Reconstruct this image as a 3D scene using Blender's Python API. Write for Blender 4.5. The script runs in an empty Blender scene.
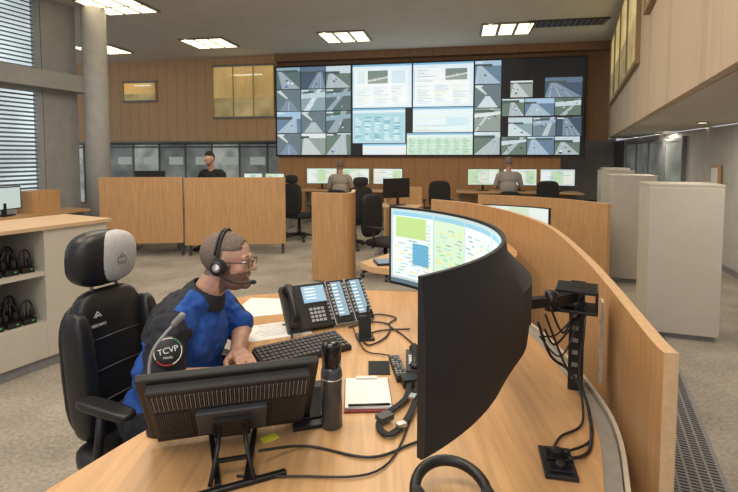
import bpy, bmesh, math, random
import numpy as np
from mathutils import Vector, Matrix, Euler
random.seed(7)
S = bpy.context.scene
COL = S.collection
PI = math.pi
try:
    S.view_settings.view_transform = 'Standard'
except Exception: pass

# ------------------------------------------------------------------ materials
MATS = {}
def mat(name, c, rough=.5, metal=0., emit=0., var=.06, scale=30., bump=0., bdist=.01):
    if name in MATS: return MATS[name]
    m = bpy.data.materials.new(name); m.use_nodes = True
    nt = m.node_tree; b = nt.nodes['Principled BSDF']
    tc = nt.nodes.new('ShaderNodeTexCoord'); n = nt.nodes.new('ShaderNodeTexNoise')
    n.inputs['Scale'].default_value = scale
    nt.links.new(tc.outputs['Object'], n.inputs['Vector'])
    r = nt.nodes.new('ShaderNodeValToRGB')
    r.color_ramp.elements[0].color = (*[x*(1-var) for x in c], 1)
    r.color_ramp.elements[1].color = (*[min(1, x*(1+var)) for x in c], 1)
    r.color_ramp.elements[0].position = .35; r.color_ramp.elements[1].position = .65
    nt.links.new(n.outputs['Fac'], r.inputs['Fac'])
    nt.links.new(r.outputs['Color'], b.inputs['Base Color'])
    b.inputs['Roughness'].default_value = rough; b.inputs['Metallic'].default_value = metal
    if emit:
        nt.links.new(r.outputs['Color'], b.inputs['Emission Color'])
        b.inputs['Emission Strength'].default_value = emit
    if bump:
        bp = nt.nodes.new('ShaderNodeBump'); bp.inputs['Strength'].default_value = bump
        bp.inputs['Distance'].default_value = bdist
        nt.links.new(n.outputs['Fac'], bp.inputs['Height']); nt.links.new(bp.outputs['Normal'], b.inputs['Normal'])
    MATS[name] = m; return m

def wood(name, c, sc=(30, 30, 2.0), dark=.8, rough=.45, planks=None):
    if name in MATS: return MATS[name]
    m = bpy.data.materials.new(name); m.use_nodes = True
    nt = m.node_tree; b = nt.nodes['Principled BSDF']
    tc = nt.nodes.new('ShaderNodeTexCoord'); mp = nt.nodes.new('ShaderNodeMapping')
    mp.inputs['Scale'].default_value = sc
    nt.links.new(tc.outputs['Object'], mp.inputs['Vector'])
    n = nt.nodes.new('ShaderNodeTexNoise'); n.inputs['Scale'].default_value = 1.6; n.inputs['Detail'].default_value = 5
    n.inputs['Distortion'].default_value = .6
    nt.links.new(mp.outputs['Vector'], n.inputs['Vector'])
    r = nt.nodes.new('ShaderNodeValToRGB')
    r.color_ramp.elements[0].color = (*[x*dark for x in c], 1); r.color_ramp.elements[0].position = .3
    r.color_ramp.elements[1].color = (*[min(1, x*1.08) for x in c], 1); r.color_ramp.elements[1].position = .7
    nt.links.new(n.outputs['Fac'], r.inputs['Fac'])
    out = r.outputs['Color']
    if planks:
        w = nt.nodes.new('ShaderNodeTexWave'); w.wave_type = 'BANDS'; w.bands_direction = 'X'
        w.inputs['Scale'].default_value = planks
        nt.links.new(tc.outputs['Object'], w.inputs['Vector'])
        r2 = nt.nodes.new('ShaderNodeValToRGB')
        r2.color_ramp.elements[0].color = (.86, .86, .86, 1); r2.color_ramp.elements[0].position = .0
        r2.color_ramp.elements[1].color = (1, 1, 1, 1); r2.color_ramp.elements[1].position = .08
        nt.links.new(w.outputs['Fac'], r2.inputs['Fac'])
        mx = nt.nodes.new('ShaderNodeMixRGB'); mx.blend_type = 'MULTIPLY'; mx.inputs[0].default_value = 1
        nt.links.new(out, mx.inputs[1]); nt.links.new(r2.outputs['Color'], mx.inputs[2]); out = mx.outputs[0]
    nt.links.new(out, b.inputs['Base Color'])
    b.inputs['Roughness'].default_value = rough
    MATS[name] = m; return m

OAK = wood('oak_vertical', (.55, .315, .14))
OAKD = wood('oak_desk', (.58, .335, .155), sc=(26, 1.6, 26), rough=.36)
OAKX = wood('oak_horizontal', (.56, .33, .155), sc=(2, 26, 26))
OAKE = mat('oak_edge', (.64, .42, .23), .5, scale=60)
WALLOAK = wood('wall_oak', (.58, .37, .205), planks=1.0, rough=.6, dark=.92)
WALLBROWN = wood('wall_brown', (.30, .17, .09), planks=1.0, rough=.6, dark=.9)
WALLMID = wood('wall_mid', (.54, .29, .13), planks=.8, rough=.6, dark=.9)
FASCIA = wood('fascia_wood', (.54, .42, .30), sc=(10, 10, 1), planks=.25, rough=.6, dark=.94)
CEIL = mat('ceiling_grey', (.72, .68, .61), .8, scale=3, var=.03)
PLASTER = mat('plaster', (.50, .48, .45), .8, scale=4)
GREYW = mat('grey_wall', (.34, .35, .33), .7, scale=4)
GREYP = mat('grey_painted_metal', (.37, .37, .355), .5, scale=4)
WHITE = mat('white_laminate', (.54, .50, .43), .45, scale=8, var=.02)
CAB = mat('cabinet_greige', (.50, .465, .405), .5, scale=8, var=.02)
BLACK = mat('black_plastic', (.012, .012, .013), .42)
BLACKT = mat('black_matt_plastic', (.016, .016, .017), .6)
BLACKG = mat('black_gloss', (.01, .01, .012), .15)
BLACKM = mat('black_metal', (.015, .015, .016), .35, .3)
BLACKF = mat('black_fabric', (.018, .018, .02), .85, scale=200, var=.3, bump=.3)
LEATHER = mat('black_leather', (.012, .012, .013), .38, scale=120, var=.2, bump=.15)
DGREY = mat('dark_grey', (.06, .06, .065), .5)
MGREY = mat('mid_grey', (.22, .22, .23), .45)
SILV = mat('silver_key', (.42, .43, .45), .35, .3)
STEEL = mat('brushed_steel', (.5, .5, .5), .3, .9)
PAPER = mat('paper', (.80, .80, .78), .7, var=.01)
RED = mat('red_ink', (.5, .03, .03), .5)
YEL = mat('yellow_note', (.8, .75, .05), .6)
KEYC = mat('key_caps', (.045, .045, .05), .5)
SKIN = mat('skin', (.52, .29, .21), .5, scale=40, var=.08)
STUB = mat('skin_stubble', (.17, .105, .08), .75, scale=220, var=.3)
HAIR = mat('brown_hair', (.17, .13, .105), .85, scale=260, var=.4, bump=.15)
HAIRG = mat('greying_hair', (.2, .16, .13), .8, scale=150, var=.3)
BLUE = mat('royal_blue_cloth', (.010, .070, .34), .8, scale=14, var=.12, bump=.5, bdist=.02)
NAVY = mat('navy_cloth', (.011, .013, .022), .8, scale=14, var=.15, bump=.5, bdist=.02)
EYEW = mat('eye_white', (.8, .78, .75), .2, var=0)
IRIS = mat('iris', (.03, .02, .015), .2)
LIP = mat('lips', (.38, .16, .13), .5)
GLASSW = mat('glowing_partition_glass', (.24, .27, .26), .12, scale=1.2, var=.4, emit=.2)  # emission put into the glass so the glazing looks lit
LAMPM = mat('lamp_diffuser', (1, .84, .56), .5, emit=2.0, var=0)
WARMG = mat('warm_lit_glass', (.84, .70, .32), .12, emit=.42, scale=.8, var=.2)
SKYG = mat('daylight_glass', (.66, .75, .78), .2, emit=.85, scale=1.0, var=.25)
BLIND = mat('blind_slat', (.13, .16, .175), .5)

# carpet
def carpet():
    m = bpy.data.materials.new('carpet'); m.use_nodes = True
    nt = m.node_tree; b = nt.nodes['Principled BSDF']; tc = nt.nodes.new('ShaderNodeTexCoord')
    n1 = nt.nodes.new('ShaderNodeTexNoise'); n1.inputs['Scale'].default_value = 2.2; n1.inputs['Detail'].default_value = 8
    n2 = nt.nodes.new('ShaderNodeTexNoise'); n2.inputs['Scale'].default_value = 45; n2.inputs['Detail'].default_value = 4
    nt.links.new(tc.outputs['Object'], n1.inputs['Vector']); nt.links.new(tc.outputs['Object'], n2.inputs['Vector'])
    mx = nt.nodes.new('ShaderNodeMath'); mx.operation = 'ADD'
    nt.links.new(n1.outputs['Fac'], mx.inputs[0]); nt.links.new(n2.outputs['Fac'], mx.inputs[1])
    r = nt.nodes.new('ShaderNodeValToRGB')
    r.color_ramp.elements[0].color = (.21, .187, .155, 1)
    r.color_ramp.elements[1].color = (.40, .36, .305, 1)
    mm = nt.nodes.new('ShaderNodeMath'); mm.operation = 'MULTIPLY'; mm.inputs[1].default_value = .5
    nt.links.new(mx.outputs[0], mm.inputs[0])
    r.color_ramp.elements[0].position = .36; r.color_ramp.elements[1].position = .64
    nt.links.new(mm.outputs[0], r.inputs['Fac']); nt.links.new(r.outputs['Color'], b.inputs['Base Color'])
    b.inputs['Roughness'].default_value = .95
    return m
CARPET = carpet()

# ------------------------------------------------------------------ mesh builder
class MB:
    def __init__(s): s.v = []; s.f = []; s.mi = []; s.mats = []; s.sm = []
    def m(s, mt):
        if mt not in s.mats: s.mats.append(mt)
        return s.mats.index(mt)
    def add(s, vs, fs, mt, M=None, smooth=False):
        o = len(s.v); i = s.m(mt)
        for p in vs:
            p = Vector(p)
            if M is not None: p = M @ p
            s.v.append(tuple(p))
        for f in fs:
            s.f.append(tuple(o+k for k in f)); s.mi.append(i); s.sm.append(smooth)
        return s
    def box(s, c, d, mt, M=None, rot=None):
        x, y, z = d[0]/2, d[1]/2, d[2]/2
        vs = [Vector(p) for p in [(-x,-y,-z),(x,-y,-z),(x,y,-z),(-x,y,-z),(-x,-y,z),(x,-y,z),(x,y,z),(-x,y,z)]]
        if rot: R = Euler(rot).to_matrix(); vs = [R @ p for p in vs]
        vs = [p+Vector(c) for p in vs]
        return s.add(vs, [(0,3,2,1),(4,5,6,7),(0,1,5,4),(1,2,6,5),(2,3,7,6),(3,0,4,7)], mt, M)
    def quad(s, a, b, c, d, mt, M=None): return s.add([a,b,c,d], [(0,1,2,3)], mt, M)
    def tube(s, pts, r, mt, n=8, M=None, closed=False):
        pts = [Vector(p) for p in pts]; k = len(pts); rs = r if isinstance(r, (list, tuple)) else [r]*k
        vs = []; fs = []; up = Vector((0,0,1)); prev = None
        for i, p in enumerate(pts):
            if closed: t = pts[(i+1) % k]-pts[i-1]
            else: t = pts[min(i+1, k-1)]-pts[max(i-1, 0)]
            if t.length < 1e-9: t = Vector((0,0,1))
            t.normalize()
            if prev is None: a = t.cross(up) if abs(t.dot(up)) < .95 else t.cross(Vector((1,0,0)))
            else: a = prev-t*prev.dot(t)
            if a.length < 1e-6: a = t.orthogonal()
            a.normalize(); prev = a; b = t.cross(a)
            for j in range(n):
                q = 2*PI*j/n; vs.append(p+(a*math.cos(q)+b*math.sin(q))*rs[i])
        for i in range(k if closed else k-1):
            for j in range(n):
                A = i*n+j; B = i*n+(j+1) % n; i2 = (i+1) % k
                fs.append((A, B, i2*n+(j+1) % n, i2*n+j))
        if not closed:
            fs.append(tuple(reversed(range(n)))); fs.append(tuple((k-1)*n+j for j in range(n)))
        return s.add(vs, fs, mt, M, True)
    def cyl(s, a, b, r, mt, n=20, M=None): return s.tube([a, b], r, mt, n, M)
    def lathe(s, prof, mt, n=28, c=(0,0,0), M=None):
        vs = []; fs = []
        for (r, z) in prof:
            for j in range(n):
                q = 2*PI*j/n; vs.append((c[0]+r*math.cos(q), c[1]+r*math.sin(q), c[2]+z))
        for i in range(len(prof)-1):
            for j in range(n): fs.append((i*n+j, i*n+(j+1) % n, (i+1)*n+(j+1) % n, (i+1)*n+j))
        fs.append(tuple(reversed(range(n)))); fs.append(tuple((len(prof)-1)*n+j for j in range(n)))
        return s.add(vs, fs, mt, M, True)
    def ell(s, c, r, mt, n=16, m=10, M=None, keep=None, R=None):
        vs = []; fs = []
        for i in range(m+1):
            a = PI*i/m
            for j in range(n):
                q = 2*PI*j/n
                p = Vector((r[0]*math.sin(a)*math.cos(q), r[1]*math.sin(a)*math.sin(q), r[2]*math.cos(a)))
                if R is not None: p = R @ p
                vs.append(p+Vector(c))
        for i in range(m):
            for j in range(n):
                f = (i*n+j, (i+1)*n+j, (i+1)*n+(j+1) % n, i*n+(j+1) % n)
                if keep is None or keep(sum((vs[k] for k in f), Vector())/4): fs.append(f)
        return s.add(vs, fs, mt, M, True)
    def prism(s, poly, z0, z1, mt, M=None, mts=None):
        n = len(poly)
        vs = [(p[0], p[1], z0) for p in poly]+[(p[0], p[1], z1) for p in poly]
        s.add(vs, [tuple(reversed(range(n))), tuple(range(n, 2*n))], mt, M)
        return s.add(vs, [(i, (i+1) % n, n+(i+1) % n, n+i) for i in range(n)], mts or mt, M)
    def strip(s, path, th, z0, z1, mt, edge=None, M=None):
        L = []; Rr = []
        for i, p in enumerate(path):
            a = Vector(path[max(i-1, 0)]); b = Vector(path[min(i+1, len(path)-1)]); t = (b-a).normalized(); nn = Vector((-t.y, t.x))
            L.append(Vector(p)+nn*th/2); Rr.append(Vector(p)-nn*th/2)
        n = len(path); vs = []
        for z in (z0, z1):
            for p in L: vs.append((p.x, p.y, z))
            for p in Rr: vs.append((p.x, p.y, z))
        e = edge or mt
        side = [(i+1, i, 2*n+i, 2*n+i+1) for i in range(n-1)]+[(n+i, n+i+1, 3*n+i+1, 3*n+i) for i in range(n-1)]
        s.add(vs, side, mt, M)
        o = [(2*n+i, 3*n+i, 3*n+i+1, 2*n+i+1) for i in range(n-1)]+[(i, i+1, n+i+1, n+i) for i in range(n-1)]
        o += [(0, n, 3*n, 2*n), (n-1, 2*n+n-1, 3*n+n-1, 2*n-1)]
        return s.add(vs, o, e, M)
    def obj(s, name, parent=None, loc=(0,0,0), rot=(0,0,0), bevel=0, sub=0, label=None, smooth=None, weld=False):
        me = bpy.data.meshes.new(name); me.from_pydata(s.v, [], s.f); me.validate(clean_customdata=False)
        for mt in s.mats: me.materials.append(mt)
        if len(me.polygons) == len(s.mi):
            me.polygons.foreach_set('material_index', s.mi)
            me.polygons.foreach_set('use_smooth', s.sm if smooth is None else [smooth]*len(s.mi))
        me.update()
        bm = bmesh.new(); bm.from_mesh(me); bmesh.ops.recalc_face_normals(bm, faces=bm.faces)
        if weld: bmesh.ops.remove_doubles(bm, verts=bm.verts, dist=1e-5)
        bm.to_mesh(me); bm.free()
        ob = bpy.data.objects.new(name, me); COL.objects.link(ob)
        ob.location = loc; ob.rotation_euler = rot
        if parent: ob.parent = parent
        if bevel:
            b = ob.modifiers.new('bevel', 'BEVEL'); b.width = bevel; b.segments = 2; b.limit_method = 'ANGLE'; b.angle_limit = .8
        if label: ob['label'] = label
        return ob

def top(ob, label, cat, group=None, kind=None):
    ob['label'] = label; ob['category'] = cat
    if group: ob['group'] = group
    if kind: ob['kind'] = kind
    return ob
def empty(name, loc, rz, label, cat, group=None, rot=None):
    e = bpy.data.objects.new(name, None); COL.objects.link(e); e.empty_display_size = .1
    e.location = loc; e.rotation_euler = rot or (0, 0, rz)
    return top(e, label, cat, group)
def struct(ob): ob['kind'] = 'structure'; return ob
def dup(root, loc, rz, skip=(), **kw):
    new = root.copy(); COL.objects.link(new); new.location = loc; new.rotation_euler = (0, 0, rz)
    for k, v in kw.items(): new[k] = v
    def rec(a, b):
        for c in a.children:
            if c.name.split('.')[0] in skip: continue
            d = c.copy(); COL.objects.link(d); d.parent = b; d.matrix_parent_inverse = c.matrix_parent_inverse; rec(c, d)
    rec(root, new); return new
def text(name, s, size, mt, parent, loc, rot, ext=.0006, align='CENTER'):
    cu = bpy.data.curves.new(name, 'FONT'); cu.body = s; cu.size = size; cu.extrude = ext; cu.align_x = align; cu.align_y = 'CENTER'
    o = bpy.data.objects.new(name+'_tmp', cu); COL.objects.link(o)
    dg = bpy.context.evaluated_depsgraph_get(); dg.update()
    me = bpy.data.meshes.new_from_object(o.evaluated_get(dg)); bpy.data.objects.remove(o)
    me.materials.clear(); me.materials.append(mt); me.name = name
    ob = bpy.data.objects.new(name, me); COL.objects.link(ob); ob.parent = parent; ob.location = loc; ob.rotation_euler = rot
    return ob
def smoothpath(pts, k=8):
    P = [Vector(p) for p in pts]; out = []
    for i in range(len(P)-1):
        a = P[max(i-1, 0)]; b = P[i]; c = P[i+1]; d = P[min(i+2, len(P)-1)]
        for j in range(k):
            t = j/k
            out.append(.5*((2*b)+(c-a)*t+(2*a-5*b+4*c-d)*t*t+(3*b-a-3*c+d)*t**3))
    out.append(P[-1]); return out

# ------------------------------------------------------------------ ROOM
H = 1.6; ZC = 4.45; ZS = 2.05
b = MB().box((-.5, 7, -.05), (22, 22, .1), CARPET); struct(b.obj('floor'))
b = MB().box((-.5, 7.2, ZC+.05), (22, 20, .1), CEIL); struct(b.obj('ceiling'))
TH = math.atan2(-.1825, .983)
WM = Matrix.Translation((-2.616, 13.8, 0)) @ Matrix.Rotation(TH, 4, 'Z')
def wobj(mb, name, **k):
    o = mb.obj(name, **k); o.matrix_world = WM; return struct(o)
wobj(MB().box((-4.2, .1, (ZS+ZC)/2), (8.4, .2, ZC-ZS), WALLOAK), 'wall_back_upper')
wobj(MB().box((4.42, .25, (2.0+ZC)/2), (8.84, .3, ZC-2.0), WALLBROWN), 'wall_back_screen')
wobj(MB().box((3.85, .2, .8), (7.7, .3, 1.6), WALLMID), 'wall_back_lower')
wobj(MB().box((3.85, .25, 1.8), (7.7, .3, .4), WALLBROWN), 'trim_1')
wobj(MB().box((0, 1.7, 1.0), (19, .1, 2.2), GREYW), 'wall_back_recess')
wobj(MB().box((-4.2, .95, ZS+.05), (8.4, 1.5, .1), CEIL), 'trim_2')
wobj(MB().box((4.42, -.03, ZC-.1), (8.84, .3, .2), WALLBROWN), 'trim_3')
for i in range(9):
    u = -8+i*.95
    mb = MB(); mb.box((u, 1.35, 1.0), (.88, .03, 1.95), GLASSW if i % 3 else mat('lit_room', (.46, .50, .47), .3, emit=.3, var=.35, scale=2))
    mb.box((u-.46, 1.33, 1.0), (.04, .07, 2.0), MGREY)
    mb.box((u, 1.33, 1.9), (.92, .07, .05), MGREY)
    mb.box((u+.15, 1.33, 1.45), (.5, .02, .25), mat('lit_panel', (.5, .56, .5), .4, emit=.3))
    wobj(mb, 'window_%d' % (10+i))
GOLD = mat('mullion_gold', (.5, .40, .20), .4)
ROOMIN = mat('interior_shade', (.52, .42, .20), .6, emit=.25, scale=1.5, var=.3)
def warm(u0, u1, z0, z1, n, name):
    mb = MB(); mb.box(((u0+u1)/2, .02, (z0+z1)/2), (u1-u0, .04, z1-z0), WARMG)
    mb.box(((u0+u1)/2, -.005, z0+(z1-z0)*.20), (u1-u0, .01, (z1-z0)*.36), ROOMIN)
    mb.box(((u0+u1)/2+.1, -.006, z0+(z1-z0)*.82), ((u1-u0)*.5, .012, .03), mat('lit_strip', (1, .95, .7), .5, emit=.6))
    mb.box(((u0+u1)/2, -.03, z0), (u1-u0+.06, .06, .05), MGREY); mb.box(((u0+u1)/2, -.03, z1), (u1-u0+.06, .06, .05), MGREY)
    for i in range(n+1):
        mb.box((u0+(u1-u0)*i/n, -.03, (z0+z1)/2), (.022, .06, z1-z0), GOLD)
    wobj(mb, name)
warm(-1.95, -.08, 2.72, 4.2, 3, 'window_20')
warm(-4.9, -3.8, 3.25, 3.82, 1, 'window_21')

# right fascia (upper storey front)
fa = Vector((6.05, 12.2)); fb = Vector((1.40, 1.5)); fd = (fb-fa).normalized()
L = (fb-fa).length; FM = Matrix.Translation((fa.x, fa.y, 0)) @ Matrix.Rotation(math.atan2(fd.y, fd.x), 4, 'Z')
def fobj(mb, name): o = mb.obj(name); o.matrix_world = FM; return struct(o)
fobj(MB().box((L/2, .03, (ZS+ZC)/2), (L, .06, ZC-ZS), FASCIA), 'wall_right_upper')
def fwin(s0, s1, z0, z1, n, name):
    TW = mat('window_trim_wood', (.3, .2, .1), .5)
    mb = MB(); mb.box(((s0+s1)/2, -.01, (z0+z1)/2), (s1-s0, .04, z1-z0), WARMG)
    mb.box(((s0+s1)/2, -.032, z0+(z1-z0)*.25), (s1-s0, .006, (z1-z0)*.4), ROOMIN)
    for z in (z0, z1): mb.box(((s0+s1)/2, -.02, z), (s1-s0+.08, .07, .06), TW)
    for i in range(n+1): mb.box((s0+(s1-s0)*i/n, -.02, (z0+z1)/2), (.05, .07, z1-z0), TW)
    fobj(mb, name)
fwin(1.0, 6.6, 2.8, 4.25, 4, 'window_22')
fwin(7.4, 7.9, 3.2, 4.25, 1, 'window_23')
SOFF = mat('soffit_white', (.58, .555, .51), .8, scale=3, var=.02)
mb = MB().prism([(6.12, 12.2), (1.47, 1.5), (3.55, 1.5), (6.55, 12.2)], ZS-.004, ZS+.10, SOFF); struct(mb.obj('trim_4'))
ra = Vector((7.0, 13.9)); rb = Vector((3.55, 1.6)); rd = (rb-ra).normalized()
RM = Matrix.Translation((ra.x, ra.y, 0)) @ Matrix.Rotation(math.atan2(rd.y, rd.x), 4, 'Z')
RL = (rb-ra).length
def robj(mb, name): o = mb.obj(name); o.matrix_world = RM; return struct(o)
robj(MB().box((RL/2, .1, ZS/2-.01), (RL, .16, ZS-.02), PLASTER), 'wall_right')
robj(MB().box((RL/2, .0, .04), (RL, .03, .08), MGREY), 'baseboard_right')
for i in range(4):
    s = 2.4+i*1.0; mb = MB(); mb.box((s, .0, 1.05), (.9, .05, 1.7), GLASSW)
    for dx in (-.47, .47): mb.box((s+dx, -.01, 1.05), (.05, .08, 1.8), MGREY)
    mb.box((s, -.01, 1.9), (.95, .08, .05), MGREY); robj(mb, 'window_%d' % (30+i))
mb = MB(); mb.box((7.2, -.02, 1.25), (.3, .03, .45), OAK); mb.box((7.2, -.037, 1.28), (.22, .006, .3), PAPER)
o = mb.obj('notice_board'); o.matrix_world = RM; top(o, 'small wooden notice board with a white sheet on the wall', 'notice board')
mb = MB(); mb.box((1.0, 0, 1.0), (.9, .06, 2.0), mat('door_dark', (.07, .07, .075), .4)); robj(mb, 'door_1')
for i, (x, y) in enumerate([(5.3, 8.6), (4.35, 6.3), (5.75, 9.6), (3.55, 4.4), (6.1, 11), (5.2, 7.4)]):
    mb = MB(); mb.lathe([(.07, 0), (.07, -.012), (.05, -.014)], MGREY); mb.lathe([(.05, -.014), (.045, -.016)], LAMPM)
    top(mb.obj('downlight', loc=(x, y, ZS-.004)), 'round recessed downlight in the soffit', 'light', 'soffit downlights')

# left facade
la = Vector((-6.15, 8.0)); ld = Vector((.356, 1)).normalized()
LM = Matrix.Translation((la.x, la.y, 0)) @ Matrix.Rotation(math.atan2(ld.y, ld.x), 4, 'Z')
def lobj(mb, name): o = mb.obj(name); o.matrix_world = LM; return struct(o)
lobj(MB().box((1.12, .1, ZC/2), (.68, .24, ZC), GREYP), 'wall_left')
lobj(MB().box((-2.6, .1, .39), (6.8, .24, .78), GREYP), 'wall_left_sill')
lobj(MB().box((-2.2, -.08, 2.95), (7.4, .5, .30), GREYP), 'trim_5')
for i in range(6):
    s1 = .73-i*1.02; s0 = s1-.97
    for (z0, z1, k) in ((.80, 2.80, 40), (3.1, 4.42, 50)):
        mb = MB(); mb.box(((s0+s1)/2, .16, (z0+z1)/2), (s1-s0, .02, z1-z0), SKYG)
        for s in (s0, s1, ): mb.box((s, .05, (z0+z1)/2), (.07, .14, z1-z0), GREYP)
        mb.box(((s0+s1)/2, .05, z0+.03), (s1-s0, .14, .06), GREYP); mb.box(((s0+s1)/2, .05, z1-.03), (s1-s0, .14, .06), GREYP)
        n = int((z1-z0)/.075)
        for j in range(n): mb.box(((s0+s1)/2, .07, z0+.08+j*.075), (s1-s0-.08, .048, .007), BLIND, rot=(.68, 0, 0))
        lobj(mb, 'window_%d' % (k+i))
mb = MB().cyl((0, 0, 0), (0, 0, ZC), .215, mat('column_concrete', (.52, .51, .49), .6, scale=5), 36)
struct(mb.obj('trim_6', loc=(-5.27, 9.35, 0)))

# ceiling luminaires
lum_pos = [(-.57, 11.6), (-4.0, 12.25), (3.07, 10.9), (-4.75, 9.25), (-7.1, 13.0)]
for (x, y) in lum_pos:
    e = empty('ceiling_lamp', (x, y, ZC), TH, 'square ceiling luminaire with warm glowing panels', 'ceiling light', 'ceiling luminaires')
    mb = MB(); mb.box((0, 0, -.015), (1.14, .98, .03), MGREY); mb.obj('housing', e)
    for k in (-1, 0, 1):
        for q in (-1, 1):
            mb = MB(); mb.box((k*.37, q*.235, -.035), (.30, .40, .012), LAMPM); mb.obj('diffuser', e)
mb = MB()
mb.box((0, 0, -.015), (1.6, .5, .03), DGREY)
for i in range(14): mb.box((-.75+i*.115, 0, -.035), (.02, .46, .02), MGREY)
top(mb.obj('air_vent', loc=(4.2, 10.4, ZC), rot=(0, 0, TH)), 'grey slotted air vent in the ceiling', 'vent')

# ------------------------------------------------------------------ VIDEO WALL
def em(c, s=.85): return mat('px_%d_%d_%d_%d' % (int(c[0]*99), int(c[1]*99), int(c[2]*99), int(s*10)), c, .4, emit=s, var=.0)
DARKS = em((.012, .014, .018), .5)
vw = empty('video_wall', (0, 0, 0), 0, 'wide wall-mounted video wall of traffic camera feeds and control windows', 'video wall')
vw.matrix_world = WM @ Matrix.Translation((0, -.06, 1.62))
VW, VH = 8.22, 2.48
MB().box((VW/2, .07, VH/2), (VW+.06, .14, VH+.06), BLACK).obj('housing', vw)
for i in range(6):
    for j in range(3):
        MB().box((VW/6*(i+.5), -.006, VH/3*(j+.5)), (VW/6-.008, .012, VH/3-.008), DARKS).obj('display', vw)
rnd = random.Random(11)
pal = [
 ((.50, .62, .70), (.12, .18, .15), (.36, .43, .47)), ((.30, .42, .54), (.15, .22, .27), (.42, .51, .58)),
 ((.62, .69, .72), (.24, .30, .29), (.46, .52, .54)), ((.10, .16, .25), (.06, .09, .14), (.18, .25, .34)),
 ((.24, .36, .44), (.09, .14, .15), (.26, .34, .40)), ((.44, .56, .61), (.22, .32, .36), (.52, .62, .67)), ((.32, .48, .66), (.12, .20, .30), (.32, .43, .54))]
def feed(u, v, w, h):
    mb = MB(); r = rnd; y = -.018
    P = lambda x, z, dy: (u+min(1, max(0, x))*w, y-dy, v+min(1, max(0, z))*h)
    def q(x0, z0, x1, z1, c, dy, s=.85): mb.quad(P(x0, z0, dy), P(x1, z0, dy), P(x1, z1, dy), P(x0, z1, dy), em(c, s))
    sky, g, rc = r.choice(pal)
    kind = r.choice('aaaabbbc')
    if kind == 'a':
        hz = r.uniform(.6, .95)
        q(0, 0, 1, hz, g, 0); q(0, hz, 1, 1, sky, 0)
        q(0, hz-.04, r.uniform(.3, 1), hz+r.uniform(.05, .14), (.06, .09, .09), .001)
        vp = r.uniform(.1, .9); bl = r.uniform(-.3, .3); br = r.uniform(.7, 1.2)
        mb.quad(P(bl, 0, .002), P(br, 0, .002), P(vp+.09, hz, .002), P(vp-.09, hz, .002), em(rc))
        mid = (bl+br)/2
        for k in (-.25, 0, .25):
            xx = mid+k*(br-bl)
            mb.quad(P(xx-.009, 0, .003), P(xx+.009, 0, .003), P(vp+k*.1+.003, hz, .003), P(vp+k*.1-.003, hz, .003), em((.5, .58, .62)))
        for k in range(r.randint(1, 5)):
            t = r.uniform(.05, .8); cx = (mid+(r.uniform(-.3, .3))*(br-bl))*(1-t)+vp*t; sz = .10*(1-t)+.02
            q(cx-sz/2, t*hz, cx+sz/2, t*hz+sz*.9, r.choice([(.7, .78, .85), (.03, .03, .05), (.10, .16, .4)]), .004)
    elif kind == 'b':
        q(0, 0, 1, 1, g, 0)
        a0, a1 = r.uniform(-.2, .5), r.uniform(.3, 1.0); wd = r.uniform(.22, .4)
        mb.quad(P(a0, 0, .001), P(a0+wd, 0, .001), P(a1+wd*.6, 1, .001), P(a1, 1, .001), em(rc))
        mb.quad(P(0, r.uniform(.5, .6), .002), P(1, r.uniform(.55, .75), .002), P(1, .86, .002), P(0, .76, .002), em(sky))
        q(r.uniform(0, .3), .82, r.uniform(.5, 1), .93, (.07, .11, .11), .003)
        for k in range(4):
            cx, cz = r.uniform(.1, .85), r.uniform(.1, .8); q(cx, cz, cx+.07, cz+.05, r.choice([(.65, .72, .78), (.03, .04, .06)]), .004)
    else:
        q(0, 0, 1, 1, (.12, .17, .20), 0)
        mb.quad(P(.1, 0, .001), P(.9, 0, .001), P(.58, .5, .001), P(.42, .5, .001), em(rc))
        mb.quad(P(.0, .92, .001), P(.16, .98, .001), P(.47, .6, .001), P(.42, .56, .001), em((.50, .58, .56)))
        q(.49, 0, .51, .4, (.5, .58, .62), .002)
    if r.random() < .5: q(.02, .9, .3, .96, (.60, .68, .72), .005)
    mb.obj('camera_feed', vw)
for i in range(3):
    for j in range(4): feed(.02+i*.72, .02+j*.615, .70, .595)
for j in range(4): feed(5.50, .02+j*.615, .66, .595)
for (a, b_, w_, h_) in ((6.20, .02, .62, .46), (6.84, .02, .66, .46), (7.52, .02, .60, .46), (6.36, .50, .60, .48), (6.98, .50, .55, .48), (7.55, .50, .60, .48),
                        (6.20, 1.02, .55, .44), (6.77, 1.02, .72, .44), (7.51, 1.02, .62, .44), (6.40, 1.50, .55, .42), (7.25, 1.48, .9, .50)):
    feed(a, b_, w_, h_)
WH = (.72, .78, .81)
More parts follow.
